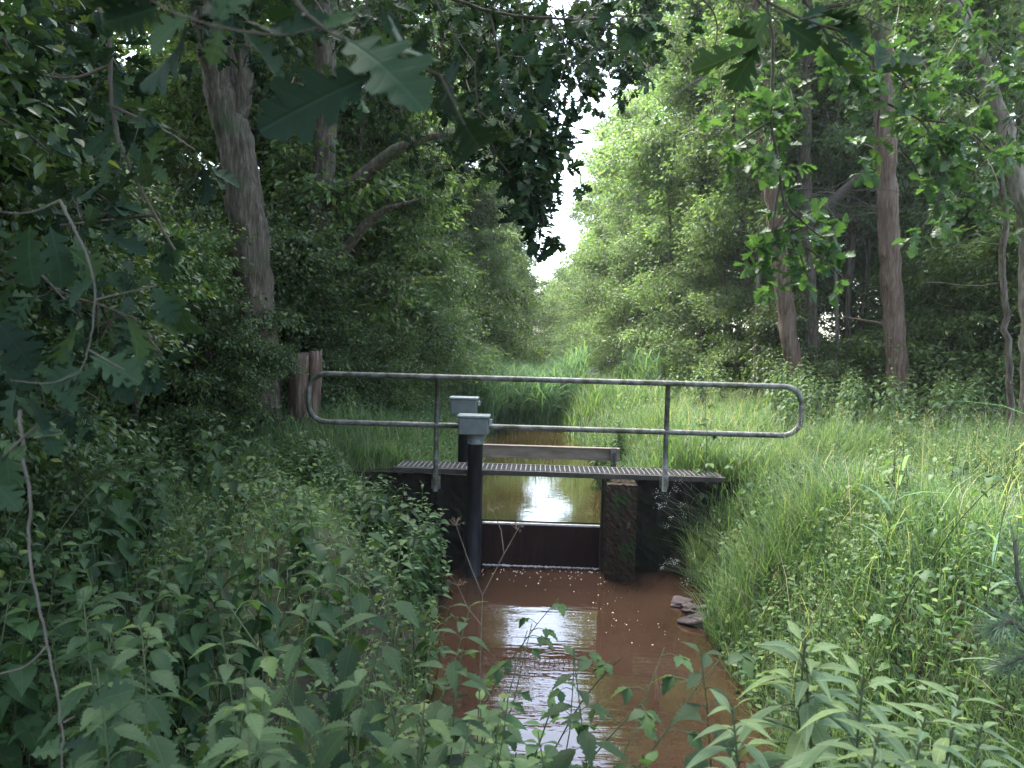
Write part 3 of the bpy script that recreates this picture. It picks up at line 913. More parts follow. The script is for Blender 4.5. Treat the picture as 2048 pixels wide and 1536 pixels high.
# ------------------------------------------------------------------ dead branch tangle on the right
g = Geo()
c0 = np.array(P(1660, 400, 13.5))
base = np.array(P(1600, 420, 13.8))
for k in range(46):
    d = rng.normal(0, .6, 3) + np.array([.8, -.2, .15])
    lp = bez(base + rng.normal(0, .25, 3) + np.array([rng.uniform(-.2, 1.0), 0, 0]), d, rng.uniform(.5, 1.5), 7, 0, .6, .16)
    g.tube(lp, np.linspace(rng.uniform(.008, .02), .003, 7), 4)
g.tube([tuple(P(1640, 425, 13.6)), tuple(P(1690, 380, 13.5)), tuple(P(1755, 320, 13.3))], [.09, .08, .03], 8, wob=.1)
db = empty('dead_branch', tuple(base), 'tangle of bare grey dead twigs hung up between the two red brown trunks', 'branch')
child(g, 'twig', M['pale_twig'], db)


# ------------------------------------------------------------------ oak branches near the camera
def oak_leaf_px(G, lst, Yd, tmpl=LOK, tilt=.5):
    for (bx, by, tx, ty, *rest) in lst:
        dd = rest[0] if rest else 0.0
        b = P(bx, by, Yd); t = P(tx, ty, Yd + dd)
        ax = t - b
        toward = (EYE - b).normalized()
        nm = toward * 1.0 + Vector((0, 0, tilt)) + Vector(rng.normal(0, .35, 3))
        G.leaves(tmpl, [tuple(b)], [tuple(ax)], [tuple(nm)], ax.length, np.array([rng.random()]), np.array([rng.uniform(.9, 1.25)]))


def branch_px(name, label, twigs, leaf_lst, Yd, mat, matt, group=None, r=.004, cat='branch', extra=None, lsize=.1, ragged=0):
    """twigs: list of photo paths; leaves given one by one plus leaves strewn along the twigs"""
    base = P(twigs[0][0][0], twigs[0][0][1], Yd)
    t = empty(name, tuple(base), label, cat, group)
    g = Geo(); L = Geo()
    for i, tw in enumerate(twigs):
        pts = np.array([tuple(P(q[0], q[1], Yd + (q[2] if len(q) > 2 else 0))) for q in tw])
        sl = np.concatenate([[0], np.cumsum(np.linalg.norm(np.diff(pts, axis=0), axis=1))])
        n = max(6, len(pts) * 4)
        tt = np.linspace(0, sl[-1], n)
        pp = np.stack([np.interp(tt, sl, pts[:, k]) for k in range(3)], 1)
        for _ in range(4):
            pp[1:-1] = pp[1:-1] * .5 + (pp[:-2] + pp[2:]) * .25
        pp[1:-1] += rng.normal(0, sl[-1] * .002, pp[1:-1].shape)
        rr = r if i == 0 else r * .65
        g.tube(pp, np.linspace(rr, rr * .45, n), 7)
        if extra:
            m = max(1, int(extra * sl[-1]))
            w = rng.uniform(.25, 1, m) * (n - 1)
            w0 = np.minimum(w.astype(int), n - 2)
            b = pp[w0] + (pp[w0 + 1] - pp[w0]) * (w - w0)[:, None]
            # short side shoots carry bunches of leaves
            for q in b:
                dirv = rng.normal(0, 1, 3); dirv[2] -= .5; dirv /= np.linalg.norm(dirv)
                ln = rng.uniform(.03, .16) * lsize / .1
                e = q + dirv * ln
                r3 = min(rr * .5, .0018)
                g.tube([q, (q + e) / 2 + rng.normal(0, .006, 3), e], [r3, r3 * .8, r3 * .5], 4)
                kk = rng.integers(3, 7)
                ax = dirv + rng.normal(0, .75, (kk, 3))
                L.leaves(LOK if rng.random() < .6 else LOK2, np.repeat(e[None], kk, 0) + rng.normal(0, .012, (kk, 3)), ax, np.array([0, 0, 1.]) + rng.normal(0, .5, (kk, 3)), lsize * rng.uniform(.65, 1.15, kk))
    if leaf_lst:
        oak_leaf_px(L, leaf_lst, Yd)
    child(g, 'twig', M[matt], t)
    child(L, 'foliage', M[mat], t)
    return t


branch_px('oak_branch', 'oak twig with big dark lobed leaves hanging close at the top left', [[(560, -60), (600, 15), (640, 55), (700, 85), (790, 105), (880, 150)], [(640, 55), (560, 75), (470, 60), (380, 40), (300, 0)], [(700, 85), (745, 130), (752, 160)], [(880, 150), (920, 230), (930, 250)]],
          [(745, 150, 527, 240, -.04), (372, 45, 338, 190, .05), (440, 55, 425, 125), (480, 60, 600, 165, .05), (320, 10, 205, 55), (690, 80, 835, 150, -.05), (385, 30, 280, 80), (560, 70, 650, 20), (560, 75, 520, 10, .05), (470, 60, 410, -10), (885, 140, 945, 205, .1), (915, 225, 985, 335, .08), (640, 60, 700, 20), (800, 105, 850, 60, .1), (300, 0, 190, -20), (430, 50, 480, -40), (620, 40, 560, -10, .05)], .66, 'oak', 'twig', 'oak branches near the camera', r=.0018)
branch_px('oak_branch', 'drooping oak twig with grey green lobed leaves at the middle of the left edge', [[(120, 400), (170, 500), (190, 560), (190, 620), (178, 700), (160, 745)], [(190, 600), (250, 585), (312, 572)], [(178, 700), (230, 730), (250, 740)], [(120, 400), (60, 430), (-30, 420)], [(160, 745), (100, 770), (20, 760)]],
          [(100, 452, 138, 565), (60, 450, 40, 545, .05), (166, 735, 80, 775), (180, 712, 275, 750), (100, 775, 152, 812), (215, 742, 258, 802), (-10, 640, 65, 725), (240, 525, 292, 562, .06), (345, 575, 368, 690, .05), (305, 572, 350, 640), (240, 620, 305, 685, .08), (35, 770, -8, 865), (190, 560, 120, 600), (170, 650, 100, 690, .05), (0, 720, 60, 770), (120, 690, 165, 745, .04), (20, 570, -20, 640), (140, 500, 215, 560, .06), (300, 640, 370, 660, .04), (60, 800, 100, 850)], .98, 'oak', 'pale_twig', 'oak branches near the camera', r=.0018)
branch_px('oak_branch', 'lower oak twig with a few grey leaves at the left edge below the drooping one', [[(-40, 960), (30, 890), (80, 845)], [(-30, 880), (10, 890)]], [(0, 880, 45, 910), (40, 880, 110, 850), (80, 845, 120, 905), (10, 890, 20, 990), (-20, 960, 40, 1010)], 1.0, 'oak', 'pale_twig', 'oak branches near the camera', r=.003)
branch_px('bare_vine', 'long pale bare stem hanging down the lower left edge', [[(40, 820), (48, 930), (66, 1010), (52, 1090), (70, 1170), (95, 1290), (112, 1370), (128, 1460), (122, 1560)], [(95, 1290), (55, 1335), (-20, 1352)], [(128, 1445), (150, 1432)]], [(175, 1410, 252, 1378), (60, 1510, 125, 1490), (120, 1500, 165, 1475)], 1.1, 'oak', 'pale_twig', None, r=.0026, cat='stem')
branch_px('oak_branch', 'thick dark oak limb drooping with dark leaves across the upper left', [[(150, -80), (215, 60), (225, 130), (218, 210), (255, 330), (310, 430), (350, 500)], [(0, 500), (80, 545), (130, 600)], [(220, 130), (150, 160), (80, 150)], [(310, 430), (220, 440), (120, 450)], [(218, 210), (330, 260), (390, 300)]], [], 2.2, 'oak', 'twig', 'oak branches near the camera', r=.008, extra=14)
branch_px('oak_branch', 'dark oak branch with dense leaves over the top middle of the picture', [[(700, -120), (860, -20), (980, 30), (1150, 40), (1300, 30)], [(860, -20), (900, 60), (950, 130)], [(980, 30), (1000, 120), (1010, 190)], [(760, -60), (720, 40), (690, 120)], [(1100, 40), (1140, 100), (1120, 160)]], [], 3.0, 'oak', 'twig', 'oak branches near the camera', r=.008, extra=14)
branch_px('oak_branch', 'hanging oak spray ending in dark leaves against the sky gap', [[(985, -100), (980, 0), (950, 110), (952, 220), (990, 310), (1040, 370), (1080, 420)], [(952, 220), (1010, 260), (1060, 320)], [(1040, 0), (1050, 110), (1075, 230), (1085, 330)], [(960, 150), (1030, 210), (1085, 270)], [(1080, 420), (1090, 450), (1065, 475)], [(1010, 60), (1110, 160), (1180, 205)], [(1060, -40), (1150, 90), (1215, 170)], [(1110, 160), (1120, 230), (1105, 290)]], [], 4.0, 'oak', 'twig', 'oak branches near the camera', r=.007, extra=24, lsize=.085)
branch_px('oak_branch', 'many thin bare looking twigs drooping left of the hanging spray', [[(820, -100), (800, 40), (790, 160), (810, 260), (850, 350)], [(900, -60), (880, 100), (900, 200), (925, 330), (960, 400)], [(740, -60), (720, 90), (735, 200), (720, 300)], [(860, 150), (840, 250), (870, 330)]], [], 4.6, 'oak', 'twig', 'oak branches near the camera', r=.008, extra=6, lsize=.085)
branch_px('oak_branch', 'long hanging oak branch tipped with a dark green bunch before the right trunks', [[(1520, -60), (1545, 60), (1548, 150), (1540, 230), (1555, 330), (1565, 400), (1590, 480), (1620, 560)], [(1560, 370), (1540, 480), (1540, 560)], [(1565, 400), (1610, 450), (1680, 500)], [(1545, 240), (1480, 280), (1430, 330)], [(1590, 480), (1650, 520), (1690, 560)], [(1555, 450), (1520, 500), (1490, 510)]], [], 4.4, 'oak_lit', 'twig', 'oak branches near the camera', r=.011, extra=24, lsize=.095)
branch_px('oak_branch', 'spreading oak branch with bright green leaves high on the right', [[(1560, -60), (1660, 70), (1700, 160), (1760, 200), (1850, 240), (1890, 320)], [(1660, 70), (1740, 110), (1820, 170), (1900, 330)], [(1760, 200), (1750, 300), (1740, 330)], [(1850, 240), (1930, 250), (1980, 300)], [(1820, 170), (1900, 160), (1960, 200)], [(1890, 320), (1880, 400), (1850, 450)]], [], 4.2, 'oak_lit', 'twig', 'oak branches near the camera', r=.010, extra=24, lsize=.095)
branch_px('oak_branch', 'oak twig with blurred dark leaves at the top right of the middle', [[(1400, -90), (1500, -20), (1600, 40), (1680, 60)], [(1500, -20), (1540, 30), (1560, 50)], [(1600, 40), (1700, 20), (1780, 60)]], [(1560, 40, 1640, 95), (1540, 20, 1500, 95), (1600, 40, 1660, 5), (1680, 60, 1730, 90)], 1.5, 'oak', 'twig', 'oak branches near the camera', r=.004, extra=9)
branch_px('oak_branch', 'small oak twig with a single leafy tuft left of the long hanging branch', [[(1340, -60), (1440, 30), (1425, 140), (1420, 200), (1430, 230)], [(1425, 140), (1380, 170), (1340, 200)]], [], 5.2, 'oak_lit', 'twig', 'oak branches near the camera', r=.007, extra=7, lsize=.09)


def bough(label, start, ends, Yd, n, mat, lsize, extra, r=.008, spreadpx=70):
    """a bough with many random drooping twigs between photo positions, at distance Yd"""
    tw = []
    for (a, b) in ends:
        tw.append([start, ((start[0] + a[0]) / 2 + rng.normal(0, 15), (start[1] + a[1]) / 2 + rng.normal(0, 15)), a, b])
        for k in range(n):
            f = rng.uniform(.05, 1)
            q = (a[0] + (b[0] - a[0]) * f, a[1] + (b[1] - a[1]) * f)
            dxx, L_ = rng.normal(12, spreadpx * .6), rng.uniform(.6, 1.5) * spreadpx
            dd = rng.normal(0, .5)
            tw.append([(q[0], q[1], 0), (q[0] + dxx * .5, q[1] + L_ * .35, dd * .5), (q[0] + dxx, q[1] + L_, dd)])
    branch_px('oak_branch', label, tw, [], Yd, mat, 'twig', 'oak branches near the camera', r=r, extra=extra, lsize=lsize)


bough('leafy oak bough hanging down over the stream left of the sky gap', (760, -200), [((850, -40), (900, 300)), ((930, -60), (985, 260)), ((1000, -60), (1050, 380)), ((800, -60), (760, 200))], 6.5, 11, 'oak', .10, 9)
bough('dark clump of oak leaves hanging lowest beside the sky gap', (1010, -120), [((1040, 240), (1080, 450)), ((1062, 190), (1098, 340)), ((1030, 330), (1060, 400))], 4.3, 10, 'oak', .085, 13, .006, 36)
bough('dark dense oak bough along the top edge left of the sky gap', (700, -260), [((820, -60), (1090, -10)), ((900, 20), (1090, 90)), ((780, 60), (960, 120))], 5.2, 12, 'oak', .10, 9)
bough('thin leafed oak bough crossing the top of the sky gap', (1420, -260), [((1320, -60), (1120, 10)), ((1300, 30), (1150, 130)), ((1230, -50), (1110, 100))], 8.0, 15, 'oak', .10, 12)
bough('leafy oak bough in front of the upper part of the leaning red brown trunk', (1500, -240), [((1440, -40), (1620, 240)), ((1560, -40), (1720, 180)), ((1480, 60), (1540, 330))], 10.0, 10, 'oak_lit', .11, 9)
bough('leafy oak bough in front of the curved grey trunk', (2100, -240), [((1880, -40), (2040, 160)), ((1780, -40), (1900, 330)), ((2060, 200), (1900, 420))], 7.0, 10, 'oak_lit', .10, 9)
bough('oak bough with dark leaves high above the left trunk', (150, -260), [((260, -60), (560, 30)), ((330, 30), (640, 160)), ((560, -60), (760, 40))], 4.5, 5, 'oak', .10, 8)
bough('shaded oak bough over the left edge of the picture', (-160, 60), [((-60, 120), (260, 220)), ((-60, 300), (240, 400)), ((-60, 20), (200, 60))], 3.2, 9, 'oak', .09, 9)
bough('low shaded oak bough drooping beside the left edge', (-200, 420), [((-60, 520), (280, 640)), ((-60, 640), (200, 800))], 2.8, 9, 'oak', .09, 9)

# ------------------------------------------------------------------ herbs
def stem_path(h, lean, n=9):
    a = rng.uniform(0, 6.28)
    t = np.linspace(0, 1, n)
    return np.stack([lean * h * t ** 1.7 * math.cos(a) + rng.normal(0, .004, n), lean * h * t ** 1.7 * math.sin(a) + rng.normal(0, .004, n), h * t], 1)


def make_nettle(h, ll, mat, tmpl, lean=.12, step=.075, stems=1, lo=.15, drp=.55, r=.0035):
    g = Geo(); L = Geo()
    for s in range(stems):
        off = np.array([rng.normal(0, .06 if stems > 1 else 0), rng.normal(0, .06 if stems > 1 else 0), 0])
        hh = h * rng.uniform(.8, 1.05) if stems > 1 else h
        sp = stem_path(hh, lean) + off
        g.tube(sp, np.linspace(r, r * .4, len(sp)), 6)
        z = hh * lo; a = rng.uniform(0, 6.28)
        while z < hh:
            f = z / hh
            k = f * (len(sp) - 1); k0 = min(int(k), len(sp) - 2)
            p = sp[k0] + (sp[k0 + 1] - sp[k0]) * (k - k0)
            size = ll * (np.interp(f, [0, .3, .6, .85, 1], [.7, .95, 1, .75, .3])) * rng.uniform(.85, 1.12)
            for q in (0, 1):
                aa = a + q * math.pi + rng.normal(0, .18)
                e = np.interp(f, [0, .7, 1], [-.25, .05, .8]) + rng.normal(0, .18)
                d = np.array([math.cos(aa) * math.cos(e), math.sin(aa) * math.cos(e), math.sin(e)])
                pe = p + d * size * .28
                g.tube([p, (p + pe) / 2 + np.array([0, 0, .004]), pe], [r * .45, r * .4, r * .3], 4)
                ax = d + np.array([0, 0, -drp])
                L.leaves(tmpl, [pe], [ax], [np.array([0, 0, 1.]) + .4 * d + rng.normal(0, .2, 3)], [size], np.array([min(1, .25 * rng.random() + .75 * f ** 2 * rng.uniform(.6, 1.2))]))
            a += math.pi / 2 + rng.normal(0, .15)
            z += step * np.interp(f, [0, .6, 1], [1.15, 1, .45]) * rng.uniform(.85, 1.15)
    return g.mesh('stem', M['stem']), L.mesh('foliage', mat)


def make_bramble(h, ll, mat, lean=.5, step=.09, tmpl=LNE2, trip=3):
    g = Geo(); L = Geo()
    sp = stem_path(h, lean, 11)
    g.tube(sp, np.linspace(.004, .0015, len(sp)), 6)
    z = .12; a = rng.uniform(0, 6.28)
    while z < 1:
        k = z * 10; k0 = min(int(k), 9)
        p = sp[k0] + (sp[k0 + 1] - sp[k0]) * (k - k0)
        a += 2.4
        e = .25 + rng.normal(0, .2)
        d = np.array([math.cos(a) * math.cos(e), math.sin(a) * math.cos(e), math.sin(e)])
        pe = p + d * ll * .75
        g.tube([p, (p + pe) / 2 + np.array([0, 0, .008]), pe], [.0016, .0014, .001], 4)
        for q in range(trip):
            aa = a + (q - (trip - 1) / 2) * 1.2
            dd = np.array([math.cos(aa), math.sin(aa), rng.normal(-.25, .2)])
            L.leaves(tmpl, [pe], [dd], [np.array([0, 0, 1.]) + rng.normal(0, .25, 3)], [ll * (1 if q == trip // 2 else .8) * (1.1 - .4 * z)], None, np.array([1.35]))
        z += step / h * rng.uniform(.8, 1.2)
    return g.mesh('stem', M['stem']), L.mesh('foliage', mat)


HN = [(h, make_nettle(h, ll, M['nettle'], LNE, lean=le)) for h, ll, le in ((.55, .095, .1), (.8, .11, .15), (1.0, .125, .12), (1.2, .13, .1), (1.35, .13, .18))]
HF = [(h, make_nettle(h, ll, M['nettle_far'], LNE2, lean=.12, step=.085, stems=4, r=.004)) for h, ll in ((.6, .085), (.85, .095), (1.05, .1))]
HB = [(h, make_bramble(h, .075, M['herb'])) for h in (.5, .8, 1.0)]
HS = [(h, make_nettle(h, ll, M['herb'], LOV, lean=.18, step=.06, stems=3, drp=.3)) for h, ll in ((.35, .055), (.55, .065), (.8, .07))]
HD = [(h, make_nettle(h, ll, M['dock'], LHE, lean=.2, step=.09, stems=2, drp=.5, r=.0045)) for h, ll in ((.5, .12), (.75, .14), (1.0, .15))]
HL = [(h, make_nettle(h, ll, M['pale_herb'], LLA, lean=.1, step=.04, drp=.35, r=.005)) for h, ll in ((.7, .145), (.95, .165))]
HG = [(h, make_nettle(h, ll, M['nettle_far'], LLA, lean=.1, step=.045, stems=9, drp=.3, r=.004)) for h, ll in ((1.15, .12),)]


def place(lib, name, x, y, h, label, cat, group, rz=None):
    hh, ms = min(lib, key=lambda q: abs(q[0] - h))
    t = empty(name, (x, y, float(H(x, y)) - .02), label, cat, group, rng.uniform(0, 6.28) if rz is None else rz)
    s = float(np.clip(h / hh, .6, 1.5))
    t.scale = (s, s, s)
    add('stem', ms[0], t); add('foliage', ms[1], t)
    return t


def place_top(lib, name, px, py, Yd, label, cat, group):
    p = P(px, py, Yd)
    return place(lib, name, p.x, p.y, max(.25, p.z - float(H(p.x, p.y))), label, cat, group)


# nettles close to the camera, bottom left
for (px, py, Yd) in [(415, 1345, 1.25), (470, 1130, 1.9), (560, 1240, 1.6), (700, 1330, 1.5), (790, 1330, 1.3), (260, 1170, 1.7), (350, 1230, 1.45), (530, 1420, 1.05), (640, 1460, 1.15), (860, 1470, 1.35), (300, 1330, 1.3), (180, 1420, 1.3), (760, 1180, 2.1), (640, 1110, 2.3), (330, 1060, 2.4), (520, 1030, 2.7), (700, 1000, 3.0), (440, 1290, 1.55), (880, 1310, 1.9), (210, 1080, 2.2), (120, 1240, 1.7), (940, 1400, 1.7), (350, 1480, 1.1), (720, 1440, 1.2), (240, 1500, 1.2), (450, 1500, 1.0)]:
    place_top(HN, 'nettle', px, py, Yd, 'tall stinging nettle with toothed leaves crowding the lower left foreground', 'nettle', 'nettles in the lower left foreground')
place_top(HN, 'nettle', 1235, 1285, 2.0, 'single nettle standing in front of the bright reflection in the water', 'nettle', None)
place_top(HN, 'nettle', 1190, 1450, 1.6, 'short nettle at the bottom edge in front of the water', 'nettle', None)
place_top(HN, 'nettle', 1480, 1265, 1.9, 'thin nettle left of the pale lance leaved plants at the lower right', 'nettle', None)
# pale lance leaved plants, bottom right
for (px, py, Yd, lb) in [(1610, 1225, 1.8, 'tallest pale plant with long lance shaped leaves at the lower right'), (1720, 1290, 1.6, 'pale lance leaved plant in the middle of the lower right clump'), (1830, 1330, 1.55, 'pale lance leaved plant on the right of the lower right clump'), (1660, 1400, 1.35, 'low pale plant in front of the lower right clump'), (1560, 1400, 1.5, 'pale lance leaved plant overhanging the water at the lower right'), (1680, 1270, 1.75, 'pale lance leaved plant just right of the tallest one'), (1760, 1370, 1.45, 'pale lance leaved plant low in the middle of the clump'), (1860, 1420, 1.45, 'rightmost low pale plant of the lower right clump')]:
    place_top(HL, 'leafy_plant', px, py, Yd, lb, 'plant', 'pale plants at the lower right')
place_top(HS, 'leafy_plant', 1560, 1490, 1.15, 'dark broad leaved plant at the bottom edge on the right', 'plant', None)
place_top(HN, 'nettle', 1760, 1440, 1.25, 'nettle with drooping pale leaves at the bottom right of the clump', 'nettle', None)
# brambles trailing in front of the water and the left wall
for (px, py, Yd, lb) in [(985, 960, 3.6, 'bramble shoot with three part leaves rising in front of the black pipe'), (1050, 930, 4.2, 'thin leafy shoot crossing in front of the weir beam'), (1120, 1120, 3.0, 'slender bramble shoot in front of the lower pool'), (940, 1080, 3.2, 'bramble with broad leaves below the left retaining wall'), (890, 1180, 3.0, 'bramble bush bending over the left water edge'), (1030, 1270, 2.4, 'small bramble before the reflection at the left water edge'), (1110, 1180, 2.7, 'thin dark shoot standing in front of the white reflection'), (860, 1260, 2.3, 'bramble with pale leaves low on the left bank')]:
    place_top(HB, 'bramble', px, py, Yd, lb, 'bramble', 'brambles in front of the water')

# dry umbel stalk in front of the pool
g = Geo()
ds = empty('dry_stalk', tuple(P(955, 1536, 2.6)), 'dry pale branching stalk with spidery umbels standing before the left water edge', 'stalk')
def pxp(lst, Yd): return np.array([tuple(P(a, b, Yd)) for a, b in lst])
g.tube(pxp([(950, 1640), (955, 1480), (960, 1350), (963, 1250), (965, 1190)], 2.6), [.003, .0027, .0024, .0022, .002], 7)
g.tube(pxp([(965, 1190), (1008, 1108), (1035, 1060)], 2.6), [.0018, .0014, .001], 6)
g.tube(pxp([(965, 1190), (940, 1130), (912, 1050)], 2.6), [.0018, .0014, .001], 6)
g.tube(pxp([(963, 1250), (935, 1215), (915, 1170)], 2.6), [.002, .0015, .001], 6)
g.tube(pxp([(1008, 1108), (1002, 1060), (985, 1020)], 2.6), [.002, .0018, .001], 6)
for (ux_, uy_, n_) in ((912, 1050, 16), (1035, 1060, 9), (985, 1020, 7), (915, 1170, 9)):
    p = np.array(P(ux_, uy_, 2.6))
    for k in range(n_):
        d = rng.normal(0, 1, 3); d[2] = abs(d[2]) * .7; d /= np.linalg.norm(d)
        e = p + d * rng.uniform(.018, .034)
        g.tube([p, e], [.0006, .0004], 4)
        for m_ in range(4):
            g.tube([e, e + (d + rng.normal(0, .6, 3)) * .006], [.0005, .0007], 3)
child(g, 'stem', M['dry'], ds)

# white umbels by the right wall
for (px, py, Yd, lb) in [(1315, 1040, 8.0, 'upper white flowering stem leaning out before the right wall'), (1318, 1130, 7.6, 'lower white flowering stem leaning out beside the pool'), (1310, 985, 8.3, 'small white flowers under the handrail post')]:
    t = empty('white_flower', tuple(P(px + 110, py + 60, Yd)), lb, 'flower', 'white flowers by the right wall')
    g = Geo(); w = Geo()
    a = np.array(P(px + 130, py + 80, Yd)); b = np.array(P(px, py, Yd))
    for k in range(7):
        e = b + rng.normal(0, .08, 3) + np.array([rng.uniform(0, .25), 0, rng.uniform(-.05, .2)])
        mid = (a + e) / 2 + np.array([0, 0, .06]) + rng.normal(0, .02, 3)
        g.tube([a, mid, e], [.004, .003, .0015], 5)
        m = 12
        w.leaves(LS, e + rng.normal(0, .022, (m, 3)), rng.normal(0, 1, (m, 3)), rng.normal(0, 1, (m, 3)), .010)
    child(g, 'stem', M['stem'], t); child(w, 'blossom', M['white_petal'], t)

# yellow flower right
t = empty('yellow_flower', tuple(P(2038, 1034, 4.5)), 'single small yellow flower in the grass at the right edge', 'flower')
g = Geo(); w = Geo()
p = np.array(P(2038, 1034, 4.5))
g.tube([p - np.array([.02, 0, .5]), p - np.array([.01, 0, .2]), p], [.003, .002, .0015], 5)
m = 12; aa = np.linspace(0, 6.28, m, endpoint=False)
w.leaves(LP, np.repeat(p[None], m, 0), np.stack([np.cos(aa), np.sin(aa), .3 + 0 * aa], 1), np.tile([0, 0, 1.], (m, 1)), .018)
child(g, 'stem', M['stem'], t); child(w, 'petal', M['yellow'], t)

# nettle belt and clumps on the right bank
cnt = 0
while cnt < 120:
    y = rng.uniform(7.5, 16.5); x = rng.uniform(2.6, 11)
    lim = np.interp(y, [7.5, 10, 13, 17], [4.6, 3.9, 2.9, 2.2])
    if x < lim or x > .72 * y + 1.2: continue
    place(HF, 'nettle', x, y, rng.uniform(.5, .8) + .45 * float(sstep(9, 13, y)), 'bushy nettle in the broad nettle belt before the right trunks', 'nettle', 'nettles of the belt before the right trunks')
    cnt += 1
for k in range(80):
    place(HF, 'nettle', rng.uniform(3.6, 8.6), rng.uniform(10.8, 12.7), rng.uniform(1.0, 1.35), 'tall bushy nettle hiding the foot of the right trunks', 'nettle', 'tall nettles at the foot of the right trunks')
for k in range(75):
    y = rng.uniform(5.2, 10.6); x = rng.uniform(2.4 + .08 * y, 1.6 + .6 * y)
    lib = (HS, HF, HB)[int(rng.integers(0, 3))]
    place(lib, 'tall_weed', x, y, rng.uniform(.4, .8), 'tall leafy weed scattered through the grass of the right bank', 'plant', 'tall weeds in the right bank grass')
for (x, y, h) in [(.95, 11.2, 1.15), (1.25, 11.8, 1.0)]:
    place(HG, 'tall_herb', x, y, h, 'clump of tall yellow green stems behind the handrail, ' + ('nearest the water' if x < 1 else 'farther from the water'), 'plant', 'tall clumps behind the handrail')
for k in range(26):
    y = rng.uniform(9.6, 14); x = rng.uniform(1.7, 3.6)
    place(HS, 'leafy_plant', x, y, rng.uniform(.3, .6), 'low leafy herb in the grass right behind the footbridge', 'plant', 'low herbs behind the footbridge')
for k in range(110):
    y = rng.uniform(2.6, 8.2); x = rng.uniform(1.9, 1.5 + .62 * y)
    place(HS if rng.random() < .7 else HB, 'leafy_plant', x, y, rng.uniform(.2, .42), 'low leafy herb on the grassy slope of the right bank', 'plant', 'low herbs on the right slope')
for (px, py, Yd, lb) in [(1780, 900, 4.6, 'tall leafy herb standing above the grass on the right bank'), (1540, 880, 7.5, 'leafy stem close right of the handrail end'), (1640, 930, 6.5, 'yellow green leafy stem right of the handrail'), (1420, 780, 8.9, 'leafy stem twining up beside the right handrail post')]:
    place_top(HB, 'leafy_plant', px, py, Yd, lb, 'plant', None)

for k in range(22):
    x = rng.uniform(1.75, 3.2); y = rng.uniform(7.6, 8.45)
    place(HS if rng.random() < .7 else HF, 'leafy_plant', x, y, rng.uniform(.35, .62), 'leafy herb spilling over the right end of the deck', 'plant', 'herbs at the right end of the deck')
# left bank plants
for k in range(34):
    x = rng.uniform(-2.9, -1.25); y = rng.uniform(7.3, 8.42)
    place(HS if rng.random() < .55 else HN, 'leafy_plant', x, y, float(np.interp(x, [-2.9, -1.3], [.6, .32])) * rng.uniform(.8, 1.1), 'leafy herb crowding the left end of the grating deck', 'plant', 'herbs at the left end of the deck')
for k in range(30):
    lib = (HD, HS, HN)[int(rng.integers(0, 3))]
    px = rng.uniform(700, 880)
    place_top(lib, 'leafy_plant', px, rng.uniform(935, 1020) + max(0, (px - 800) * .6), rng.uniform(6.6, 8.2), 'leafy plant in front of the left retaining wall', 'plant', 'plants before the left retaining wall')
for k in range(16):
    px = rng.uniform(880, 1000)
    place_top((HD, HN, HS)[int(rng.integers(0, 3))], 'leafy_plant', px, 1560 - (1000 - px) * rng.uniform(1.4, 2.4), rng.uniform(1.9, 2.9), 'leafy plant at the near left corner of the pool', 'plant', 'plants at the near left corner of the pool')
for (px, py, Yd) in [(900, 1250, 3.2), (930, 1330, 2.8), (955, 1390, 2.4), (1000, 1440, 2.2), (900, 1400, 2.2), (860, 1130, 4.5), (850, 1060, 5.5), (835, 1000, 6.5), (870, 1200, 4.0), (905, 1330, 3.4), (950, 1470, 1.9), (860, 1330, 2.6), (820, 1240, 2.8)]:
    place_top(HS if rng.random() < .6 else HB, 'leafy_plant', px, py, Yd, 'leafy herb hanging over the left water edge', 'plant', 'herbs over the left water edge')
for k in range(170):
    y = rng.uniform(2.4, 8.4); x = rng.uniform(-.62 * y - .6, -1.15 if y < 7.8 else -1.9)
    r_ = rng.random()
    lib, nm, lb, gp = ((HN, 'nettle', 'nettle in the dark mixed growth of the left bank', 'nettles of the left bank') if r_ < .28 else (HD, 'broad_leaved_plant', 'plant with big heart shaped leaves in the dark growth of the left bank', 'broad leaved plants of the left bank') if r_ < .55 else (HS, 'broad_leaved_plant', 'broad leaved herb in the dark mixed growth of the left bank', 'herbs of the left bank') if r_ < .75 else (HB, 'bramble', 'bramble in the dark mixed growth of the left bank', 'brambles of the left bank'))
    place(lib, nm, x, y, rng.uniform(.4, .95) if y < 5 else rng.uniform(.35, .62), lb, 'nettle' if nm == 'nettle' else 'plant', gp)
for k in range(24):
    y = rng.uniform(9.6, 17); x = rng.uniform(-.28 * y - .9, -1.7)
    place(HF, 'nettle', x, y, rng.uniform(.45, .85), 'bushy nettle on the left bank behind the handrail', 'nettle', 'nettles behind the handrail on the left')


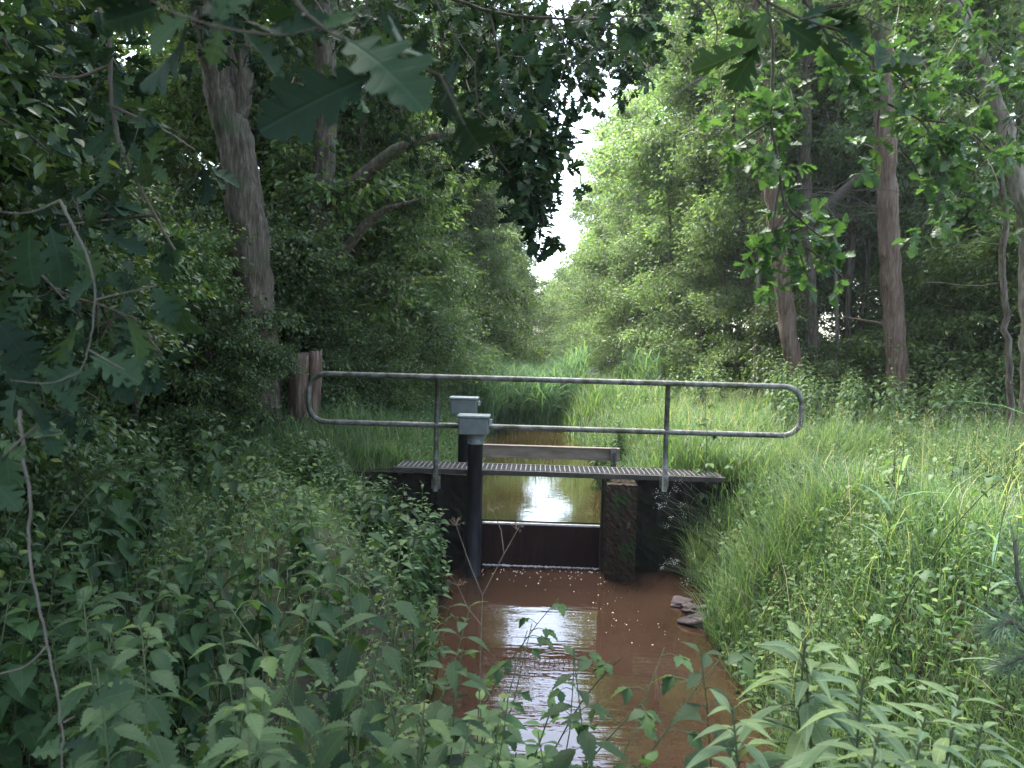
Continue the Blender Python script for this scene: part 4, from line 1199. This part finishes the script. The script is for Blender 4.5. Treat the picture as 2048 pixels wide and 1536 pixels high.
# ------------------------------------------------------------------ grass, reeds, ground cover
def blades(G, x, y, h, w, tint, bend=.5, z=None):
    n = len(x)
    z = H(x, y) - .01 if z is None else z
    a = rng.uniform(0, 6.283, n)
    b = bend * rng.uniform(.2, 1.3, n)
    dirx, diry = np.cos(a), np.sin(a)
    fx, fy = -diry, dirx
    lev = np.array([0, .35, .7, 1.0]); wd = np.array([.8, 1, .7, .06])
    V = np.zeros((n, 4, 2, 3))
    for i, (t, k) in enumerate(zip(lev, wd)):
        hx = b * t * t * h
        zz = h * t * (1 - .35 * b * t * t)
        for s, sg in ((0, -1), (1, 1)):
            V[:, i, s, 0] = x + dirx * hx + sg * fx * w * k * .5
            V[:, i, s, 1] = y + diry * hx + sg * fy * w * k * .5
            V[:, i, s, 2] = z + zz
    base = (np.arange(n) * 8)[:, None, None]
    q = np.array([(0, 1, 3, 2), (2, 3, 5, 4), (4, 5, 7, 6)])[None]
    G.put(V.reshape(-1, 3), [(base + q).reshape(-1, 4)], np.repeat(tint, 3))


def area(n, x0, x1, y0, y1, ok=None):
    x = rng.uniform(x0, x1, n); y = rng.uniform(y0, y1, n)
    k = np.ones(n, bool) if ok is None else ok(x, y)
    return x[k], y[k]


def onbank(x, y, m=.06):
    s = np.abs(x - cx(y)) - hw(y)
    up = y > 8.9
    clear = ~((y > 8.5) & (y < 9.12) & (x > -1.62) & (x < 1.75))
    return (s > np.where(up, .0, .12) + m) & clear


def patchy(x, y):
    return .5 + .25 * np.sin(2.1 * x + 1.3 * y) + .25 * np.sin(3.3 * y - 1.9 * x + 2) + rng.normal(0, .1, len(x))


G = Geo()
for (n, x0, x1, y0, y1, h0, h1, w) in [(46000, 1.2, 6.5, 2.0, 6.5, .16, .42, .0055), (56000, 1.2, 8, 6.5, 10, .26, .68, .0075), (52000, .8, 9, 9.3, 15, .32, .75, .010), (26000, .3, 8, 15, 26, .35, .8, .016), (24000, -4.5, -.9, 9.05, 15, .25, .55, .009), (5000, -3.4, -1.2, 8.3, 9.3, .2, .42, .007), (3500, 1.5, 3.2, 8.3, 9.4, .2, .45, .007), (30000, 1.2, 5, 2.0, 6.8, .22, .5, .006), (14000, -4, -.9, 15, 26, .35, .7, .015), (9000, -4.5, -.6, 2.0, 8.4, .12, .3, .006), (8000, -2, 3, .6, 3.2, .1, .3, .005)]:
    x, y = area(n, x0, x1, y0, y1, onbank)
    pt = np.clip(patchy(x, y), 0, 1)
    k = rng.random(len(x)) < .35 + .65 * pt
    x, y, pt = x[k], y[k], pt[k]
    h = (h0 + (h1 - h0) * rng.random(len(x)) ** 1.5) * (.7 + .5 * pt)
    tint = np.clip(rng.random(len(x)) * .8 + .12 * pt, 0, .9)
    dead = rng.random(len(x)) < .035
    tint[dead] = rng.uniform(.9, 1, dead.sum())
    blades(G, x, y, h, w * rng.uniform(.7, 1.3, len(x)), tint, .75)
# straw seed heads
x, y = area(1300, 1.0, 7.5, 5, 15, onbank)
blades(G, x, y, rng.uniform(.5, .95, len(x)), np.full(len(x), .006), rng.uniform(.86, 1, len(x)), .6)
x, y = area(1500, 1.3, 8.0, 4.0, 14.5, onbank)
k = rng.random(len(x)) < np.clip(1.25 - patchy(x, y), 0, 1)
x, y = x[k], y[k]
hh = rng.uniform(.45, .9, len(x))
blades(G, x, y, hh, np.full(len(x), .004), rng.uniform(.7, .95, len(x)), .12)
zt = H(x, y)
m = 34
fr = rng.uniform(.62, 1.04, (len(x), m))
rad_ = (1.08 - fr) * .16
an_ = rng.uniform(0, 6.283, (len(x), m))
Q = np.stack([x[:, None] + rad_ * np.cos(an_), y[:, None] + rad_ * np.sin(an_), zt[:, None] + hh[:, None] * fr * .98], -1).reshape(-1, 3)
G.leaves(LS, Q, rng.normal(0, .6, Q.shape) + np.array([0, 0, .6]), rng.normal(0, 1, Q.shape), rng.uniform(.008, .018, len(Q)), np.repeat(rng.uniform(.82, 1, len(x)), m))
tag(G.obj('grass', M['grass'], smooth=True), 'long soft grass covering the banks of the stream', 'grass', kind='stuff')

G = Geo()
for (n, x0, x1, y0, y1, z0, ls) in [(42000, 1.2, 6, 2.0, 8.5, .3, .055), (26000, 1.0, 9, 9.4, 16, .4, .065), (22000, -5, -.7, 2.0, 8.4, .35, .05), (12000, -6, -1.2, 9.3, 16, .4, .06), (5000, -2.2, 2.6, .5, 3.1, .2, .04), (9000, 2.5, 12, 14, 24, .4, .08)]:
    x, y = area(n, x0, x1, y0, y1, onbank)
    pt = np.clip(1 - patchy(x, y), 0, 1)
    k = rng.random(len(x)) < .4 + .6 * pt
    x, y = x[k], y[k]
    z = H(x, y) + z0 * rng.random(len(x)) ** 1.3
    ax = rng.normal(0, 1, (len(x), 3)); ax[:, 2] = rng.normal(0, .25, len(x))
    G.leaves(LP, np.stack([x, y, z], 1), ax, np.array([0, 0, 1.]) + rng.normal(0, .35, (len(x), 3)), ls * rng.uniform(.6, 1.3, len(x)), None)
tag(G.obj('undergrowth', M['herb'], smooth=True), 'low leafy ground cover between the grasses and nettles', 'undergrowth', kind='stuff')

G = Geo()
def reeds(n, x0, x1, y0, y1, h0, h1, w):
    x, y = area(n, x0, x1, y0, y1)
    z = np.maximum(H(x, y), .45)
    blades(G, x, y, rng.uniform(h0, h1, n), w * rng.uniform(.7, 1.3, n), np.clip(rng.normal(.45, .25, n), 0, 1), .45, z)
    # side blades from the upper stem
    m = n * 2
    i = rng.integers(0, n, m)
    blades(G, x[i] + rng.normal(0, .03, m), y[i], rng.uniform(.4, .8, m), w * 1.2 * np.ones(m), np.clip(rng.normal(.5, .25, m), 0, 1), 1.3, z[i] + rng.uniform(.3, 1.1, m))
reeds(420, -1.15, .45, 18.6, 20.2, .25, .6, .024)
reeds(420, -1.3, .6, 20.0, 22.2, .55, 1.05, .03)
reeds(1500, -2.0, .8, 21.4, 27, 1.25, 1.9, .034)
reeds(1500, -2.9, -1.0, 17.5, 24, 1.0, 1.6, .026)
reeds(300, .5, 1.3, 20, 26, .6, 1.0, .024)
reeds(600, 2.6, 5.0, 19, 25, .95, 1.45, .028)
tag(G.obj('reeds', M['reed']), 'blue green reed bed closing the stream in the distance', 'reeds', kind='stuff')

# single reeds at the right edge
for (px, py, Yd, lb) in [(2035, 800, 3.6, 'tall reed with arching blades at the right edge of the picture'), (1760, 940, 5.2, 'slender reed with narrow blades leaning over the right grass'), (1975, 900, 4.2, 'shorter reed left of the tall reed at the right edge')]:
    p = P(px, py, Yd)
    zb_ = float(H(p.x, p.y))
    t = empty('reed', (p.x, p.y, zb_), lb, 'reed', 'reeds standing on the right bank')
    g = Geo(); L = Geo()
    sp = np.array([(p.x + .03 * k, p.y, zb_ + (p.z - zb_) * k / 5) for k in range(6)])
    g.tube(sp, np.linspace(.004, .002, 6), 6)
    nb = 11 if px > 2000 else 7
    for k in range(nb):
        q = sp[1] + (sp[5] - sp[1]) * (k + 1) / nb
        a = rng.uniform(0, 6.28); 
        ln = rng.uniform(.2, .38)
        d = np.array([math.cos(a), .6 * math.sin(a), .9])
        L.leaves(T_strip([(0, .01, 0), (.2, .03, 0), (.5, .03, 0), (.8, .018, 0), (1, .002, 0)], .7, .3), [q], [d], [[-d[0] * .5, -d[1] * .5, 1]], [ln])
    child(g, 'stem', M['stem'], t); child(L, 'foliage', M['reed'], t)

# pine sprig at right edge
ps = empty('pine_branch', tuple(P(2060, 1230, 1.9)), 'young pine shoot with long needles at the right edge', 'branch')
g = Geo(); L = Geo()
for path in ([(2120, 1330), (2060, 1240), (2035, 1160), (2030, 1080)], [(2100, 1300), (2020, 1240), (1985, 1260)], [(2110, 1320), (2060, 1310), (2010, 1330)]):
    pp = pxp(path, 1.9)
    g.tube(pp, np.linspace(.007, .004, len(pp)), 7)
    n_ = 230
    w = rng.uniform(.1, 1, n_) * (len(pp) - 1); w0 = np.minimum(w.astype(int), len(pp) - 2)
    b = pp[w0] + (pp[w0 + 1] - pp[w0]) * (w - w0)[:, None]
    td = (pp[w0 + 1] - pp[w0]); td /= np.linalg.norm(td, axis=1)[:, None]
    L.leaves(T_strip([(0, .012, 0), (.5, .012, 0), (1, .003, 0)], .1, .1), b, td * .8 + rng.normal(0, .6, (n_, 3)), rng.normal(0, 1, (n_, 3)), rng.uniform(.05, .085, n_))
child(g, 'stem', M['pale_twig'], ps); child(L, 'foliage', M['needle'], ps)

# ------------------------------------------------------------------ stones and foam
import bmesh
def stone(px, py, r, label):
    d = CROT @ Vector(((px - 1024) / F, (768 - py) / F, -1.0))
    k = (0.02 - EYE.z) / d.z
    p = EYE + d * k
    bm = bmesh.new()
    bmesh.ops.create_icosphere(bm, subdivisions=4, radius=1)
    s = Vector((r * rng.uniform(1.1, 1.7), r * rng.uniform(.9, 1.3), r * rng.uniform(.55, .8)))
    ph = rng.uniform(0, 6, 9)
    cut = [Vector(rng.normal(0, 1, 3)).normalized() for _ in range(9)]
    for v in bm.verts:
        q = v.co.copy()
        for c in cut:          # broken faces
            dd = q.dot(c)
            if dd > .74: q -= c * (dd - .74) * .85
        f = 1 + .1 * math.sin(3.1 * q.x + ph[0]) + .08 * math.sin(5.3 * q.y + ph[1]) + .06 * math.sin(8 * q.z + 5 * q.x + ph[2]) + .03 * math.sin(17 * q.x + 13 * q.y + ph[3]) + rng.normal(0, .012)
        v.co = Vector((q.x * s.x * f, q.y * s.y * f, q.z * s.z * f))
    me = bpy.data.meshes.new('stone')
    for f in bm.faces: f.smooth = False
    bm.to_mesh(me); bm.free(); me.materials.append(M['rock'])
    o = add('stone', me); o.location = p
    o.rotation_euler = (0, 0, rng.uniform(0, 6))
    tag(o, label, 'stone', 'stones along the right water edge')


for a in [(1360, 1205, .09, 'reddish stone farthest along the right water edge'), (1385, 1222, .1, 'purple stone next to the farthest one at the water edge'), (1398, 1243, .11, 'largest purple stone on the right water edge'), (1425, 1248, .08, 'dark stone just behind the largest purple stone'), (1450, 1285, .07, 'small dark stone in the shade of the right bank'), (1475, 1302, .11, 'grey purple stone nearest the pale plants')]:
    stone(*a)

G = Geo()
def bits(x, y, r, z=.004):
    n = len(x); k = 7
    a = np.linspace(0, 6.283, k, endpoint=False)[None] + rng.uniform(0, 1, (n, 1))
    rr = r[:, None] * rng.uniform(.6, 1.2, (n, k))
    V = np.stack([x[:, None] + rr * np.cos(a), y[:, None] + rr * np.sin(a), np.full((n, k), z)], -1)
    top = np.stack([x, y, z + r * .5], -1)[:, None, :]
    V = np.concatenate([V, top], 1)
    base = (np.arange(n) * (k + 1))[:, None, None]
    t = np.array([(i, (i + 1) % k, k) for i in range(k)])[None]
    G.put(V.reshape(-1, 3), [(base + t).reshape(-1, 3)])
n = 700
bits(rng.uniform(-.6, .78, n), 8.845 - np.abs(rng.normal(0, .022, n)) - .005, rng.gamma(2, .003, n) + .002)
n = 60
bits(rng.uniform(-.6, .78, n), 8.7 - np.abs(rng.normal(0, .25, n)), rng.uniform(.004, .010, n))
n = 64
t = np.repeat(rng.random(16), 4) + rng.normal(0, .05, 64)
bits(np.clip(.35 + .9 * t + rng.normal(0, .18, n), -.5, 1.3), 8.3 - 1.9 * t + rng.normal(0, .25, n), np.clip(rng.gamma(2, .0022, n), .002, .009))
tag(G.obj('foam', M['foam']), 'white foam flecks below the weir and drifting on the pool', 'foam', kind='stuff')

# ------------------------------------------------------------------ haze
m, nt, out = nodes('haze_air')
pv = nt.nodes.new('ShaderNodeVolumePrincipled')
pv.inputs['Color'].default_value = (.9, .95, 1, 1)
pv.inputs['Density'].default_value = .0006
pv.inputs['Anisotropy'].default_value = .2
nt.links.new(pv.outputs[0], out.inputs['Volume'])
g = Geo()
g.box((-70, -30, -2.0), (70, 130, 24))
tag(g.obj('haze', m, smooth=False), 'thin pale haze between the trees', 'haze', kind='stuff')

# ------------------------------------------------------------------ light
w = bpy.data.worlds.new('World')
sc.world = w
w.use_nodes = True
nt = w.node_tree
bg = nt.nodes['Background']
sky = nt.nodes.new('ShaderNodeTexSky')
sky.sky_type = 'NISHITA'
sky.sun_disc = False
EL, AZ = R(66), R(-38)
sky.sun_elevation = EL
sky.sun_rotation = AZ
sky.air_density = 1.0
sky.dust_density = 2.0
hs = nt.nodes.new('ShaderNodeHueSaturation')
hs.inputs['Saturation'].default_value = .78
nt.links.new(sky.outputs[0], hs.inputs['Color'])
nt.links.new(hs.outputs[0], bg.inputs[0])
bg.inputs[1].default_value = .15
sd = bpy.data.lights.new('sun', 'SUN')
sd.energy = 2.8
sd.angle = R(30)
sd.color = (1, .97, .9)
so = bpy.data.objects.new('sun', sd)
COL.objects.link(so)
dirv = Vector((math.sin(AZ) * math.cos(EL), math.cos(AZ) * math.cos(EL), math.sin(EL)))
so.rotation_euler = dirv.to_track_quat('Z', 'Y').to_euler()
so.location = (5, 5, 30)

sc.view_settings.view_transform = 'Standard'
sc.view_settings.look = 'None'
sc.view_settings.exposure = 3.2
sc.view_settings.gamma = 1
cy = sc.cycles
cy.use_denoising = True
cy.denoiser = 'OPENIMAGEDENOISE'
cy.max_bounces = 7
cy.diffuse_bounces = 4
cy.glossy_bounces = 3
cy.transmission_bounces = 4
cy.transparent_max_bounces = 4
cy.sample_clamp_indirect = 6
cy.caustics_reflective = False
cy.caustics_refractive = False
